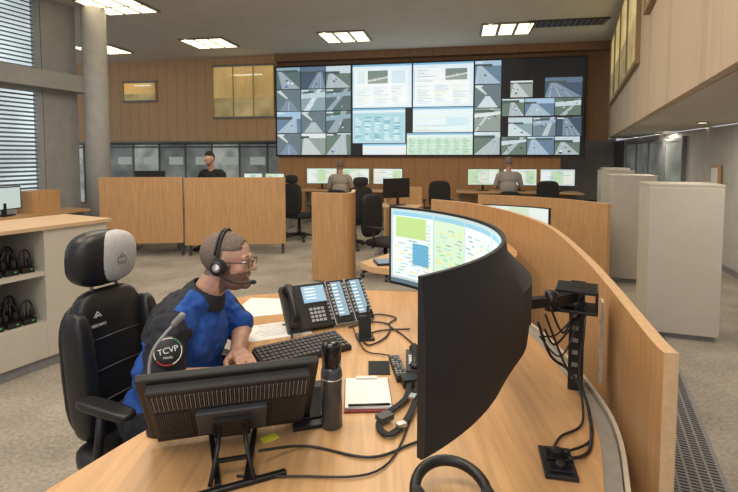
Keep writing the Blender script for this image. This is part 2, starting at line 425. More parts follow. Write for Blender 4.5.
def window(u, v, w, h, bg, style):
    mb = MB(); y = -.018
    def q(x0, z0, x1, z1, c, dy): mb.quad((u+x0, y-dy, v+z0), (u+x1, y-dy, v+z0), (u+x1, y-dy, v+z1), (u+x0, y-dy, v+z1), em(c, .9))
    q(0, 0, w, h, bg, 0)
    q(0, h-.05, w, h, (.20, .42, .62), .001)
    q(0, h-.11, w, h-.055, (.62, .72, .78), .001)
    if style in ('doc', 'doc2'):
        q(.06, .06, w*.93, h-.15, WH, .001)
        x0, z0, x1, z1 = (w*.26, h*.56, w*.60, h*.86) if style == 'doc' else (w*.54, h*.60, w*.90, h*.86)
        q(x0, z0, x1, z1, (.16, .22, .20), .002); q(x0, z0, x1, z0+(z1-z0)*.35, (.24, .30, .27), .0025)
        for k in range(4): q(x0+.04+k*.12, z0+.05+.02*k, x0+.11+k*.12, z0+.12+.02*k, rnd.choice([(.5, .52, .5), (.35, .38, .36), (.10, .16, .2)]), .003)
        mb.quad((u+x0, y-.0035, v+z0+.05), (u+x1, y-.0035, v+z0+.14), (u+x1, y-.0035, v+z0+.19), (u+x0, y-.0035, v+z0+.09), em((.5, .55, .56), .9))
        for k in range(12):
            for z in range(3):
                xa = .10+z*w*.30; q(xa, .08+k*.042, xa+rnd.uniform(.1, .27)*w, .096+k*.042, rnd.choice([(.40, .48, .52), (.50, .60, .68), (.34, .48, .62), (.58, .68, .52)]), .002)
        q(.02, .2, .05, h-.2, (.45, .62, .75), .002)
        if style == 'doc2':
            for k in range(8): q(.10, h*.58+k*.04, .10+rnd.uniform(.3, .9)*w*.40, h*.58+.02+k*.04, rnd.choice([(.35, .45, .55), (.55, .65, .70)]), .002)
        else: q(w*.66, h*.56, w*.90, h*.86, (.54, .68, .77), .002); q(w*.08, h*.56, w*.22, h*.86, (.58, .70, .74), .002)
    if style == 'table':
        for k in range(int((h-.14)/.042)):
            q(.03, .03+k*.042, w-.03, .03+k*.042+.032, rnd.choice([(.50, .66, .56), (.58, .72, .72), (.44, .60, .52), (.38, .54, .48)]), .002)
            for z in range(7): q(.06+z*w/7.3, .036+k*.042, .06+z*w/7.3+rnd.uniform(.05, .16), .050+k*.042, (.18, .28, .26), .003)
    if style == 'blue':
        q(.04, .05, w-.04, h-.15, (.32, .54, .62), .002)
        for k in range(int((h-.26)/.05)):
            for z in range(5): q(.07+z*(w-.1)/5, .08+k*.05, .07+z*(w-.1)/5+rnd.uniform(.08, .2), .105+k*.05, rnd.choice([(.65, .80, .82), (.15, .3, .4), (.50, .68, .74)]), .003)
    if style == 'form':
        for k in range(max(2, int((h-.2)/.06))):
            q(.05, .04+k*.06, .05+rnd.uniform(.25, .9)*w*.8, .058+k*.06, rnd.choice([(.35, .4, .45), (.5, .65, .75), (.60, .62, .5)]), .002)
        if h > .5: q(w*.55, h*.25, w*.93, h*.6, (.50, .68, .76), .003)
    mb.obj('control_window', vw)
window(2.22, 1.30, 1.62, 1.16, (.60, .72, .80), 'doc')
window(3.88, 1.30, 1.58, 1.16, (.60, .72, .80), 'doc2')
window(2.22, .34, 1.45, .94, (.40, .57, .66), 'blue')
window(2.5, .02, 1.2, .30, (.62, .68, .72), 'form')
window(3.88, .62, 1.58, .66, (.62, .74, .78), 'form')
window(3.72, .02, 1.74, .58, (.50, .66, .56), 'table')

# ------------------------------------------------------------------ people tools
def cap_mesh(mb, p0, p1, r0, r1, mt, n=14):
    p0 = Vector(p0); p1 = Vector(p1); d = p1-p0; Ln = d.length
    if Ln < 1e-6: return mb.ell(p0, (r0, r0, r0), mt)
    t = d/Ln; pts = []; rs = []
    for a in (80, 60, 40, 20): pts.append(p0-t*r0*math.sin(math.radians(a))); rs.append(r0*math.cos(math.radians(a)))
    pts.append(p0); rs.append(r0); pts.append(p1); rs.append(r1)
    for a in (20, 40, 60, 80): pts.append(p1+t*r1*math.sin(math.radians(a))); rs.append(r1*math.cos(math.radians(a)))
    mb.tube(pts, rs, mt, n)
def blob(name, prims, voxel, mats, parent=None, smooth=4, grow=0., post=None, disp=0):
    mb = MB()
    for p in prims:
        if p[0] == 'c': cap_mesh(mb, p[1], p[2], p[3]+grow, p[4]+grow, SKIN)
        else: mb.ell(p[1], tuple(x+grow for x in p[2]), SKIN, 20, 14, R=p[3])
    o = mb.obj(name+'_raw', weld=False)
    r = o.modifiers.new('r', 'REMESH'); r.mode = 'VOXEL'; r.voxel_size = voxel; r.use_smooth_shade = True
    s = o.modifiers.new('s', 'SMOOTH'); s.factor = .5; s.iterations = smooth
    if disp:
        tx = bpy.data.textures.new('folds', 'CLOUDS'); tx.noise_scale = .06; tx.noise_depth = 1
        d = o.modifiers.new('d', 'DISPLACE'); d.texture = tx; d.strength = disp; d.mid_level = .5; d.texture_coords = 'LOCAL'
    dg = bpy.context.evaluated_depsgraph_get(); dg.update()
    me = bpy.data.meshes.new_from_object(o.evaluated_get(dg)); bpy.data.objects.remove(o)
    me.materials.clear(); me.name = name
    for m_ in mats: me.materials.append(m_)
    nf = len(me.polygons); C = np.empty(nf*3); me.polygons.foreach_get('center', C); C = C.reshape(-1, 3)
    best = np.full(nf, 1e9); tag = np.zeros(nf, int)
    for p in prims:
        if p[0] == 'c':
            a = np.array(p[1]); d = np.array(p[2])-a; dd = max(d@d, 1e-9); t = np.clip((C-a)@d/dd, 0, 1)
            D = np.linalg.norm(C-(a+t[:, None]*d), axis=1)-(p[3]+(p[4]-p[3])*t)
        else:
            q = C-np.array(p[1])
            if p[3] is not None: q = q @ np.array(p[3])
            D = (np.linalg.norm(q/np.array(p[2]), axis=1)-1)*min(p[2])
        k = D < best; best[k] = D[k]; tag[k] = p[-1]
    if post: tag = post(C, tag)
    me.polygons.foreach_set('material_index', tag.astype(np.int32)); me.polygons.foreach_set('use_smooth', [True]*nf)
    ob = bpy.data.objects.new(name, me); COL.objects.link(ob)
    if parent: ob.parent = parent
    return ob
def hand_prims(w, d, up, side, tag, curl=.5, s=1.0):
    w = Vector(w); d = Vector(d).normalized(); up = Vector(up).normalized(); sd = d.cross(up).normalized()*side
    P = []
    for k in (-.028, -.01, .01, .028):
        P.append(('c', tuple(w+sd*k*.7*s+d*.01), tuple(w+d*.082*s+sd*k*s), .014*s, .0125*s, tag))
    lens = [(.042, .03), (.046, .032), (.043, .03), (.033, .024)]
    for i, k in enumerate((.03, .01, -.011, -.031)):
        a = w+d*.085*s+sd*k*s; c1 = curl*.5; c2 = curl*1.2
        sp = sd*(k*3.2)
        d1 = (d*math.cos(c1)-up*math.sin(c1)+sp).normalized(); b_ = a+d1*lens[i][0]*s
        d2 = (d*math.cos(c2)-up*math.sin(c2)+sp*.6).normalized(); c_ = b_+d2*lens[i][1]*s
        P.append(('c', tuple(a), tuple(b_), .0086*s, .0078*s, tag)); P.append(('c', tuple(b_), tuple(c_), .0078*s, .0065*s, tag))
    a = w+d*.02*s+sd*.028*s; b_ = a+(d*.6+sd*.75-up*.25).normalized()*.042*s; c_ = b_+(d*.95+sd*.25-up*.3).normalized()*.032*s
    P.append(('c', tuple(a), tuple(b_), .014*s, .011*s, tag)); P.append(('c', tuple(b_), tuple(c_), .0105*s, .008*s, tag))
    return P

# ------------------------------------------------------------------ THE OPERATOR
def operator():
    cy = 1.95
    HC = Vector((-.580, cy, 1.172)); HR = Euler((0, math.radians(5), math.radians(-4))).to_matrix()
    hp = lambda x, y, z: tuple(HC+HR @ Vector((x, y, z)))
    tors = [('e', (-.86, cy, .55), (.16, .195, .12), None, 0), ('e', (-.79, cy, .70), (.165, .19, .17), None, 0),
            ('e', (-.755, cy, .87), (.148, .195, .17), None, 0),
            ('c', (-.740, cy-.152, .962), (-.740, cy+.152, .962), .075, .075, 0),
            ('c', (-.715, cy-.07, 1.0), (-.715, cy+.07, 1.0), .066, .066, 0)]
    neck = [('c', (-.695, cy, 1.0), (-.618, cy, 1.11), .062, .058, 1)]
    sR, eR, wR = (-.745, cy-.202, .952), (-.735, cy-.285, .800), (-.57, cy-.23, .795)
    sL, eL, wL = (-.715, cy+.200, .955), (-.575, cy+.18, .822), (-.545, cy-.01, .797)
    arms = []
    for s_, e_, w_ in ((sR, eR, wR), (sL, eL, wL)):
        arms += [('c', s_, e_, .054, .046, 1), ('c', e_, w_, .043, .030, 1)]
    mids = []
    for s_, e_ in ((sR, eR), (sL, eL)):
        m_ = tuple(Vector(s_).lerp(Vector(e_), .86)); mids.append(('c', s_, m_, .063, .063, 0))
    hands = hand_prims(wR, (.90, -.30, -.06), (0, 0, 1), -1, 1, .55)+hand_prims(wL, (.55, -.82, -.05), (0, 0, 1), 1, 1, .7)
    legs = []
    for sg in (-1, 1):
        hp_, kn, an = (-.84, cy+sg*.10, .53), (-.42, cy+sg*.15, .52), (-.44, cy+sg*.15, .10)
        legs += [('c', hp_, kn, .090, .065, 2), ('c', kn, an, .062, .045, 2), ('c', (-.46, cy+sg*.15, .05), (-.27, cy+sg*.17, .04), .042, .036, 3)]
    R3 = HR
    head = [('e', hp(-.012, 0, .028), (.102, .078, .090), R3, 1), ('e', hp(.028, 0, -.028), (.068, .064, .085), R3, 1),
            ('e', hp(.035, 0, -.078), (.054, .056, .040), R3, 1), ('c', hp(.088, 0, .018), hp(.115, 0, -.018), .008, .0115, 1),
            ('c', hp(.102, -.011, -.022), hp(.102, .011, -.022), .0075, .0075, 1),
            ('c', hp(.080, -.038, .026), hp(.088, 0, .026), .011, .012, 1), ('c', hp(.080, .038, .026), hp(.088, 0, .026), .011, .012, 1),
            ('c', hp(.088, -.016, -.050), hp(.088, .016, -.050), .009, .009, 4), ('e', hp(.080, 0, -.088), (.024, .028, .022), R3, 1),
            ('e', hp(.055, -.040, -.02), (.03, .020, .025), R3, 1), ('e', hp(.055, .040, -.02), (.03, .020, .025), R3, 1)]
    for sg in (-1, 1):
        head += [('e', hp(-.004, sg*.080, -.008), (.020, .009, .032), R3, 1)]
    HRi = np.array(HR); hc = np.array(HC)
    def post(C, tag):
        q = (C-hc) @ HRi
        beard = (tag == 1) & (q[:, 0] > -.012) & (q[:, 2] < -.032-.25*np.clip(.07-q[:, 0], 0, 1)*.5+.035*(q[:, 0] < .035)) & (q[:, 2] > -.13) & (np.abs(q[:, 1]) < .09) & (C[:, 2] > 1.04)
        mous = (tag == 1) & (q[:, 0] > .08) & (q[:, 2] < -.031) & (q[:, 2] > -.13) & (C[:, 2] > 1.04)
        hairy = (tag == 1) & (np.abs(q[:, 1]) < .082) & (C[:, 2] > 1.08) & (((q[:, 0] < -.02) & (q[:, 2] > -.055)) | ((q[:, 0] < .0) & (q[:, 2] > .012)) | ((q[:, 0] < .066) & (q[:, 2] > .056)))
        tag[beard | mous] = 5; tag[hairy] = 6; return tag
    body = blob('person', tors+neck+arms+hands+legs+head, .0045, [NAVY, SKIN, NAVY, BLACK, LIP, STUB, HAIR], smooth=3, post=post)
    top(body, 'seated operator in black and blue polo shirt, glasses and headset', 'person')
    def sp(C, tag):
        x, y, z = C[:, 0], C[:, 1], C[:, 2]
        t = np.zeros(len(C), int)
        t[(np.abs(y-cy) < .185) & (z < 1.1) & (x > -.78+.25*(z-.8))] = 1
        t[(x < -.86) & (z > .62) & (z < .88)] = 1
        t[(np.abs(y-cy) > .192)] = 0
        sh = (z > .955) & (np.abs(y-cy) < .20) & (x > -.750+.5*(z-.98))
        t[sh] = 1
        return t
    blob('shirt', tors+mids, .0036, [NAVY, BLUE], body, smooth=7, grow=.010, post=sp, disp=.026)
    vs = []; n = 24
    c0 = Vector((-.680, cy, 1.022)); N = Vector((.5, 0, .87)); X = Vector((.87, 0, -.5)); Y = Vector((0, 1, 0))
    for lvl, (rr, h) in enumerate([(.078, 0), (.070, .022), (.066, .045), (.072, .045), (.088, .012), (.094, -.010)]):
        for k in range(n):
            a = 2*PI*k/n; vs.append(c0+N*h+X*rr*math.cos(a)+Y*rr*math.sin(a))
    fs = [(l*n+k, l*n+(k+1) % n, (l+1)*n+(k+1) % n, (l+1)*n+k) for l in range(5) for k in range(n)]
    mb = MB(); mb.add(vs, fs, NAVY, smooth=True); mb.obj('collar', body)
    def keep(c):
        q = HR.transposed() @ (Vector(c)-HC)
        if q.x > .066: return False
        if q.x > .0: return q.z > .058+.15*max(0, q.x-.03)
        if q.x > -.03: return q.z > .024
        return q.z > -.040
    mb = MB(); mb.ell(hp(-.013, 0, .029), (.1035, .0795, .0925), HAIR, 48, 32, keep=keep, R=R3)
    o = mb.obj('hair', body); m_ = o.modifiers.new('s', 'SOLIDIFY'); m_.thickness = .004; m_.offset = -1
    for sg in (-1, 1):
        mb = MB(); mb.ell(hp(.078, sg*.031, .006), (.0115, .0125, .0095), EYEW, 14, 10, R=R3); mb.ell(hp(.0872, sg*.031, .005), (.0035, .006, .006), IRIS, 12, 8, R=R3)
        mb.obj('eye', body)
        mb = MB(); mb.tube([hp(.088, sg*.014, .030), hp(.092, sg*.030, .036), hp(.084, sg*.046, .030)], [.003, .004, .002], HAIR, 6); mb.obj('eyebrow', body)
    mb = MB()
    for sg in (-1, 1):
        pts = []
        for k in range(20):
            a = 2*PI*k/20; ca = math.copysign(abs(math.cos(a))**.6, math.cos(a)); sa = math.copysign(abs(math.sin(a))**.6, math.sin(a))
            pts.append(hp(.106-.1*abs(.031+.022*ca)*.35, sg*(.033+.023*ca), .004+.015*sa))
        mb.tube(pts, .0017, BLACK, 6, closed=True)
        mb.tube([hp(.098, sg*.056, .010), hp(.05, sg*.078, .012), hp(-.01, sg*.084, .008), hp(-.03, sg*.083, -.01)], .0019, BLACK, 6)
    mb.tube([hp(.104, -.011, .006), hp(.108, 0, .009), hp(.104, .011, .006)], .0017, BLACK, 6)
    mb.obj('glasses', body)
    mb = MB(); mb.lathe([(.0, -.020), (.052, -.020), (.052, .0015), (.050, .003), (0, .003)], BLACK, 36)
    bo = mb.obj('arm_badge', body, loc=(-.700, cy-.316, .920), rot=Euler((math.radians(72), 0, math.radians(18))), label='round black patch with white ring and lettering')
    mb = MB(); GRN = mat('badge_green', (.05, .35, .12), .6)
    for (a0, a1, c) in ((20, 70, GRN), (70, 215, PAPER), (215, 290, RED), (290, 381, PAPER)):
        mb.tube([(.045*math.cos(math.radians(a)), .045*math.sin(math.radians(a)), .0032) for a in range(a0, a1, 5)], .0018, c, 6)
    mb.obj('ring', bo)
    text('lettering', 'TCVP', .028, PAPER, bo, (0, .004, .0040), (0, 0, .18))
    text('lettering', 'TRAFIC', .010, PAPER, bo, (0, -.020, .0040), (0, 0, 0))
    hs = empty('headset', hp(0, 0, 0), 0, 'black headset with boom microphone worn on the head', 'headset')
    hs.rotation_euler = HR.to_euler()
    mb = MB(); pts = []
    for k in range(25):
        a = PI*k/24; pts.append((-.012, math.cos(a)*.092, .004+math.sin(a)*.125))
    mb.tube(pts, .0055, BLACK, 8); mb.tube([(p[0]-.012, p[1]*.985, p[2]) for p in pts[2:-2]], .0045, BLACK, 8); mb.obj('headband', hs)
    for sg in (-1, 1):
        mb = MB(); M = Matrix.Translation((-.004, sg*.088, -.008)) @ Matrix.Rotation(-sg*PI/2, 4, 'X')
        mb.lathe([(.030, -.006), (.034, 0), (.034, .010), (.030, .014)], BLACKF, 24, M=M)
        mb.lathe([(.028, .013), (.028, .021), (.022, .026), (.0, .027)], BLACK, 24, M=M)
        mb.lathe([(.017, .0265), (.015, .0285), (.0, .0285)], STEEL, 20, M=M); mb.obj('ear_cup', hs)
    mb = MB(); mb.tube(smoothpath([(0, -.108, -.02), (.04, -.106, -.050), (.085, -.085, -.066), (.118, -.05, -.066)], 5), .0028, BLACK, 8)
    mb.ell((.125, -.042, -.066), (.013, .010, .009), BLACKF); mb.obj('microphone', hs)
    return body
operator()

# ------------------------------------------------------------------ OPERATOR'S CHAIR
def rounded_pad(mb, c, d, mt, M=None, e=.42):
    n, m = 24, 14; vs = []; fs = []
    f = lambda v: math.copysign(abs(v)**e, v)
    for i in range(m+1):
        a = -PI/2+PI*i/m
        for j in range(n):
            q = 2*PI*j/n
            vs.append((c[0]+d[0]/2*f(math.cos(a))*f(math.cos(q)), c[1]+d[1]/2*f(math.cos(a))*f(math.sin(q)), c[2]+d[2]/2*f(math.sin(a))))
    for i in range(m):
        for j in range(n): fs.append((i*n+j, i*n+(j+1) % n, (i+1)*n+(j+1) % n, (i+1)*n+j))
    mb.add(vs, fs, mt, M, True)
def base5(e, r=.32, up=.42, mtl=BLACK):
    mb = MB(); mb.cyl((0, 0, .10), (0, 0, up), .028, BLACKM); mb.cyl((0, 0, .08), (0, 0, up*.6), .038, mtl); mb.obj('gas_column', e)
    for k in range(5):
        a = 2*PI*k/5+.3; d = Vector((math.cos(a), math.sin(a), 0))
        mb = MB(); mb.tube([d*.02+Vector((0,0,.11)), d*r*.5+Vector((0,0,.10)), d*r+Vector((0,0,.075))], [.03, .024, .017], mtl, 8); mb.obj('base_leg', e)
        mb = MB(); s = Vector((-d.y, d.x, 0))
        for q in (-1, 1): mb.cyl(d*r+s*q*.012+Vector((0,0,.03))-s*.009, d*r+s*q*.012+Vector((0,0,.03))+s*.009, .029, DGREY, 14)
        mb.obj('caster', e)
ch = empty('office_chair', (-.955, 1.99, 0), math.radians(-24), 'black leather control-room chair with grey-covered headrest under the operator', 'chair')
base5(ch, up=.36)
mb = MB(); rounded_pad(mb, (.06, 0, .385), (.50, .48, .09), LEATHER); mb.obj('seat', ch)
BM = Matrix.Translation((-.17, 0, .45)) @ Matrix.Rotation(math.radians(-6), 4, 'Y')
mb = MB(); rounded_pad(mb, (0, 0, .25), (.11, .34, .66), LEATHER, BM, .5)
for sg in (-1, 1): rounded_pad(mb, (.035, sg*.165, .25), (.13, .085, .52), LEATHER, BM, .6)
rounded_pad(mb, (-.05, 0, .25), (.05, .38, .57), BLACK, BM, .5)
bk = mb.obj('backrest', ch)
for k in range(3):
    mb = MB(); mb.tube([BM @ Vector((.058, -.11, .12+.13*k)), BM @ Vector((.064, 0, .125+.13*k)), BM @ Vector((.058, .11, .12+.13*k))], .003, DGREY, 6); mb.obj('seam', ch)
for sg in (-1, 1):
    mb = MB(); mb.cyl(BM @ Vector((0, sg*.06, .54)), BM @ Vector((0, sg*.06, .66)), .008, STEEL); mb.obj('headrest_post', ch)
HM = BM @ Matrix.Translation((0, 0, .71)) @ Matrix.Rotation(math.radians(10), 4, 'Y')
mb = MB(); rounded_pad(mb, (.0, 0, 0), (.15, .30, .24), LEATHER, HM, .7); mb.obj('headrest', ch)
mb = MB(); rounded_pad(mb, (.020, .035, .005), (.134, .215, .228), mat('white_cover', (.45, .45, .44), .85), HM, .75); hc_ = mb.obj('headrest_cover', ch, label='light grey cloth headrest cover with small outline emblem')
def onback(y, z, dx=.067): return BM @ Vector((dx, y, z))
EMB = mat('emblem_grey', (.12, .12, .12), .6)
mb = MB()
for pts in ([(-.02, -.012), (.02, -.012), (.02, .010), (-.02, .010)], [(-.012, .010), (0, .028), (.012, .010)]):
    mb.tube([HM @ Vector((.0875, .035+a, c)) for a, c in pts], .0015, EMB, 6, closed=True)
mb.tube([HM @ Vector((.0875, .035+a, c)) for a, c in ((-.02, -.020), (.02, -.020))], .0015, EMB, 6)
mb.obj('emblem', ch)
text('lettering', 'RECARO', .017, PAPER, ch, onback(-.09, .44, .066), (PI/2, 0, PI/2))
mb = MB()
pts = [onback(-.09+x*.6, .475+z*.6, .064) for x, z in ((-.03, 0), (0, .035), (.03, 0), (.012, 0), (0, .015), (-.012, 0))]
mb.tube(pts, .0016, PAPER, 6, closed=True); mb.obj('emblem', ch)
for sg in (-1, 1):
    mb = MB(); rounded_pad(mb, (.12, sg*.275, .685), (.27, .075, .035), LEATHER, None, .5); mb.obj('armrest', ch)
    mb = MB(); mb.tube([(.05, sg*.20, .38), (.06, sg*.275, .42), (.10, sg*.275, .67)], .016, BLACK, 8); mb.obj('armrest_post', ch)

# ------------------------------------------------------------------ MAIN DESK
deskpoly = [(-1.02, .75), (.35, .75), (.5, .95), (.6, 1.175), (.695, 1.4), (.745, 1.63), (.775, 2.06), (.75, 2.4), (.66, 2.7), (.45, 2.92), (0, 3.0), (-.5, 2.95), (-.8, 2.84),
            (-.88, 2.6), (-.72, 2.44), (-.62, 2.24), (-.595, 1.97), (-.60, 1.74), (-.66, 1.52), (-.74, 1.35), (-.81, 1.2)]
desk = empty('curved_desk', (0, 0, 0), 0, 'large C-shaped light oak control-room desk', 'desk')
cl = smoothpath([(p[0], p[1], 0) for p in deskpoly[1:]], 4)
poly = [deskpoly[0][:2]]+[(p.x, p.y) for p in cl]
mb = MB(); mb.prism(poly, .718, .75, OAKD, mts=OAKE); mb.obj('worktop', desk, bevel=.003)
mb = MB(); tr = [(.52, .95), (.625, 1.175), (.72, 1.4), (.772, 1.63), (.803, 2.06), (.778, 2.4), (.69, 2.7), (.48, 2.95)]
trs = [(p.x, p.y) for p in smoothpath([(a, c, 0) for a, c in tr], 6)]
mb.strip(trs, .045, .66, .745, mat('trough_grey', (.36, .34, .31), .4, .3)); mb.strip([(x+.035, y) for x, y in trs], .012, .62, .758, mat('trough_beige', (.52, .45, .35), .5)); mb.obj('cable_trough', desk)
for (x, y) in ((-.7, .95), (.35, 1.0), (.62, 2.0), (.3, 2.8), (-.6, 2.75)):
    mb = MB(); mb.box((0, 0, .36), (.08, .05, .716), MGREY); mb.box((0, 0, .015), (.5, .07, .03), MGREY); mb.obj('leg', desk, loc=(x, y, 0))

pp = [(.755, 1.17), (.78, 1.285), (.945, 1.87), (1.07, 2.36), (1.20, 2.95), (1.28, 3.5), (1.27, 4.1), (1.2, 4.55), (1.04, 5.05), (.72, 5.45)]
pps = [(p.x, p.y) for p in smoothpath([(a, c, 0) for a, c in pp], 6)]
mb = MB(); mb.strip(pps, .035, .02, 1.11, OAK, OAKE)
top(mb.obj('privacy_panel'), 'tall curved light oak privacy panel behind the desk', 'partition')
q = [(.945, 1.13), (1.25, 1.02), (1.6, 1.0)]
mb = MB(); mb.strip([(p.x, p.y) for p in smoothpath([(a, c, 0) for a, c in q], 6)], .03, .02, 1.05, OAK, OAKE)
top(mb.obj('privacy_panel'), 'second oak privacy panel of the neighbouring desk', 'partition')

# ------------------------------------------------------------------ curved ultrawide monitor
cm = empty('curved_monitor', (-.45, 1.62, 0), 0, 'very wide strongly curved black monitor held by a steel bracket', 'monitor')
R0 = .87; A0 = math.radians(51); zt, zb = 1.362, .987
def arc(r, a, z): return (r*math.cos(a), r*math.sin(a), z)
N = 64
mb = MB(); vs = []; fs = []
def depth(t): return .004+.074*math.exp(-(abs(t)/.50)**3)
for i in range(N+1):
    a = -A0+2*A0*i/N; t = a/A0; d = depth(t)
    zz = [zb, zb+.006, zb+.06, (zt+zb)/2-.03, zt-.13, zt-.055, zt]; dd = [.012, .020, .020+d*.85, .020+d, .020+d, .016+d*.05, .010]
    vs.append(arc(R0, a, zb))
    for k in range(7): vs.append(arc(R0+dd[k], a, zz[k]))
    vs.append(arc(R0, a, zt))
K = 9
for i in range(N):
    for k in range(K): fs.append((i*K+k, i*K+(k+1) % K, (i+1)*K+(k+1) % K, (i+1)*K+k))
fs.append(tuple(range(K))); fs.append(tuple(N*K+k for k in range(K)))
mb.add(vs, fs, mat('monitor_back', (.012, .012, .013), .58), smooth=True)
o = mb.obj('casing', cm); es = o.modifiers.new('e', 'EDGE_SPLIT'); es.split_angle = .55
mb = MB()
def arcq(a0, a1, z0, z1, mt, dr):
    n = max(1, int(abs(a1-a0)/.045))
    for k in range(n):
        b0 = a0+(a1-a0)*k/n; b1 = a0+(a1-a0)*(k+1)/n
        mb.quad(arc(R0-dr, b0, z0), arc(R0-dr, b1, z0), arc(R0-dr, b1, z1), arc(R0-dr, b0, z1), mt)
sa, sz0, sz1 = A0-.015, zb+.014, zt-.010
arcq(-sa, sa, sz0, sz1, em((.36, .46, .48)), .002)
wl = [(-.85, -.35, 'g'), (-.34, -.02, 'w'), (.0, .30, 'w'), (.31, .56, 'g'), (.57, .86, 'w')]
for a0, a1, k in wl:
    bg = {'g': (.44, .58, .44), 'w': (.56, .66, .67)}[k]
    arcq(a0, a1, sz0+.03, sz1-.012, em(bg), .003); arcq(a0, a1, sz1-.03, sz1-.012, em((.2, .42, .55)), .004)
    zz = sz0+.045
    while zz < sz1-.05:
        x = a0+.015
        while x < a1-.05:
            l = rnd.uniform(.02, .07)
            arcq(x, min(x+l, a1-.01), zz, zz+.005, em(rnd.choice([(.2, .26, .28), (.28, .45, .5), (.3, .36, .38), (.55, .5, .15), (.2, .45, .2)])), .0045); x += l+rnd.uniform(.02, .09)
        zz += .016
arcq(.60, .72, sz0+.10, sz0+.20, em((.10, .30, .45)), .005); arcq(.10, .24, sz0+.05, sz0+.16, em((.72, .60, .10)), .005); arcq(.62, .84, sz0+.22, sz1-.035, em((.35, .5, .2)), .005)
arcq(-sa, sa, sz0, sz0+.02, em((.08, .12, .16)), .0035)
mb.obj('screen', cm)
# bracket column
arm = empty('steel_bracket', (.785, 1.73, .752), 0, 'black steel monitor bracket column standing on the desk edge', 'bracket')
AR = (0, 0, -.45)
mb = MB(); mb.box((0, 0, .19), (.012, .095, .38), BLACKM); mb.box((-.022, .045, .19), (.044, .008, .38), BLACKM); mb.box((-.022, -.045, .19), (.044, .008, .38), BLACKM)
for k in range(7):
    mb.box((-.0075, 0, .05+k*.045), (.004, .03, .022), MGREY); mb.box((-.022, -.0500, .05+k*.045), (.020, .002, .016), MGREY)
mb.obj('column', arm, rot=AR, bevel=.002)
mb = MB(); mb.box((-.02, -.03, .372), (.14, .13, .014), BLACKM); mb.box((-.02, -.03, .30), (.14, .13, .012), BLACKM); mb.box((.045, -.03, .337), (.010, .13, .07), BLACKM)
mb.box((-.06, -.03, .337), (.05, .07, .050), DGREY); mb.obj('clamp', arm, rot=AR, bevel=.003)
mb = MB(); mb.box((-.115, -.085, .352), (.13, .035, .035), BLACKM, rot=(0, 0, .55)); mb.cyl((-.16, -.11, .32), (-.16, -.11, .385), .022, BLACKM); mb.box((-.215, -.125, .352), (.12, .032, .032), BLACKM, rot=(0, 0, .3)); mb.obj('arm_link', arm)
mb = MB(); mb.box((-.262, -.14, .352), (.016, .11, .11), BLACKM, rot=(0, 0, -.05)); mb.obj('mounting_plate', arm)
mb = MB(); mb.box((.085, .03, .16), (.010, .065, .30), mat('bracket_beige', (.55, .48, .38), .5), rot=(0, 0, -.4))
for k in range(3): mb.cyl((.075, .01, .06+.09*k), (.073, .008, .06+.09*k), .008, STEEL, 10)
mb.obj('side_plate', arm)

def cable(pts, r, label, mt=BLACK, group='desk cables'):
    mb = MB(); mb.tube(smoothpath(pts, 8), r, mt, 8); top(mb.obj('cable'), label, 'cable', group)
cable([(.60, 1.56, 1.10), (.66, 1.60, 1.0), (.72, 1.66, 1.05), (.77, 1.69, 1.10)], .004, 'thin black cable looped under the monitor bracket')
cable([(.58, 1.55, 1.08), (.66, 1.58, .90), (.70, 1.56, .84), (.67, 1.46, .765), (.58, 1.40, .757), (.53, 1.33, .765)], .004, 'black cable hanging from the bracket to the power module')
cable([(.56, 1.56, 1.05), (.62, 1.60, .92), (.69, 1.62, .86), (.71, 1.52, .80), (.64, 1.34, .757), (.55, 1.27, .77)], .005, 'black cable hanging from the bracket to the power module')
cable([(.77, 1.68, 1.08), (.74, 1.62, .98), (.72, 1.60, .86), (.72, 1.52, .76), (.66, 1.38, .757), (.55, 1.30, .77)], .004, 'black cable hanging from the bracket to the power module')
cable([(.60, 1.62, .98), (.66, 1.66, .97), (.74, 1.70, 1.02)], .003, 'thin black cable looped under the monitor bracket')
cable([(.59, 1.58, 1.02), (.63, 1.60, .96), (.70, 1.66, .98), (.77, 1.70, 1.05)], .004, 'thin black cable looped under the monitor bracket')
cable([(.57, 1.57, 1.0), (.63, 1.58, .93), (.68, 1.62, .93), (.73, 1.66, 1.0), (.76, 1.68, 1.04)], .003, 'thin black cable looped under the monitor bracket')
cable([(-.30, 1.26, .80), (-.18, 1.35, .757), (.0, 1.30, .756), (.12, 1.36, .756), (.25, 1.45, .756), (.33, 1.60, .756)], .004, 'black cable running across the worktop')
cable([(-.35, 1.22, .757), (-.2, 1.22, .756), (.02, 1.24, .756), (.12, 1.45, .756), (.16, 1.7, .756), (.13, 1.82, .756)], .003, 'black cable running across the worktop')
cable([(-.10, 2.32, .757), (.0, 2.40, .757), (.10, 2.36, .757), (.08, 2.2, .757), (.0, 2.1, .757), (-.03, 2.2, .757), (.06, 2.28, .757), (.2, 2.3, .757)], .004, 'black cable coiled on the worktop')
cable([(-.08, 2.30, .765), (-.02, 2.05, .757), (.06, 2.0, .757), (.12, 1.98, .757)], .003, 'black cable coiled on the worktop')
cable([(-.02, 2.46, .757), (.05, 2.52, .757), (.14, 2.46, .757), (.10, 2.36, .757), (.16, 2.22, .757), (.22, 2.05, .757)], .004, 'black cable coiled on the worktop')

mb = MB(); mb.box((0, 0, .006), (.085, .135, .012), BLACK); mb.box((0, .02, .016), (.06, .05, .008), BLACKG); mb.box((0, -.035, .016), (.06, .04, .008), BLACKG)
mb.cyl((0, .02, .018), (0, .02, .035), .014, BLACK); mb.cyl((0, -.035, .018), (0, -.035, .03), .012, BLACK)
top(mb.obj('power_module', loc=(.52, 1.275, .75), rot=(0, 0, -.2), bevel=.002), 'black power socket module set in the worktop', 'power socket')

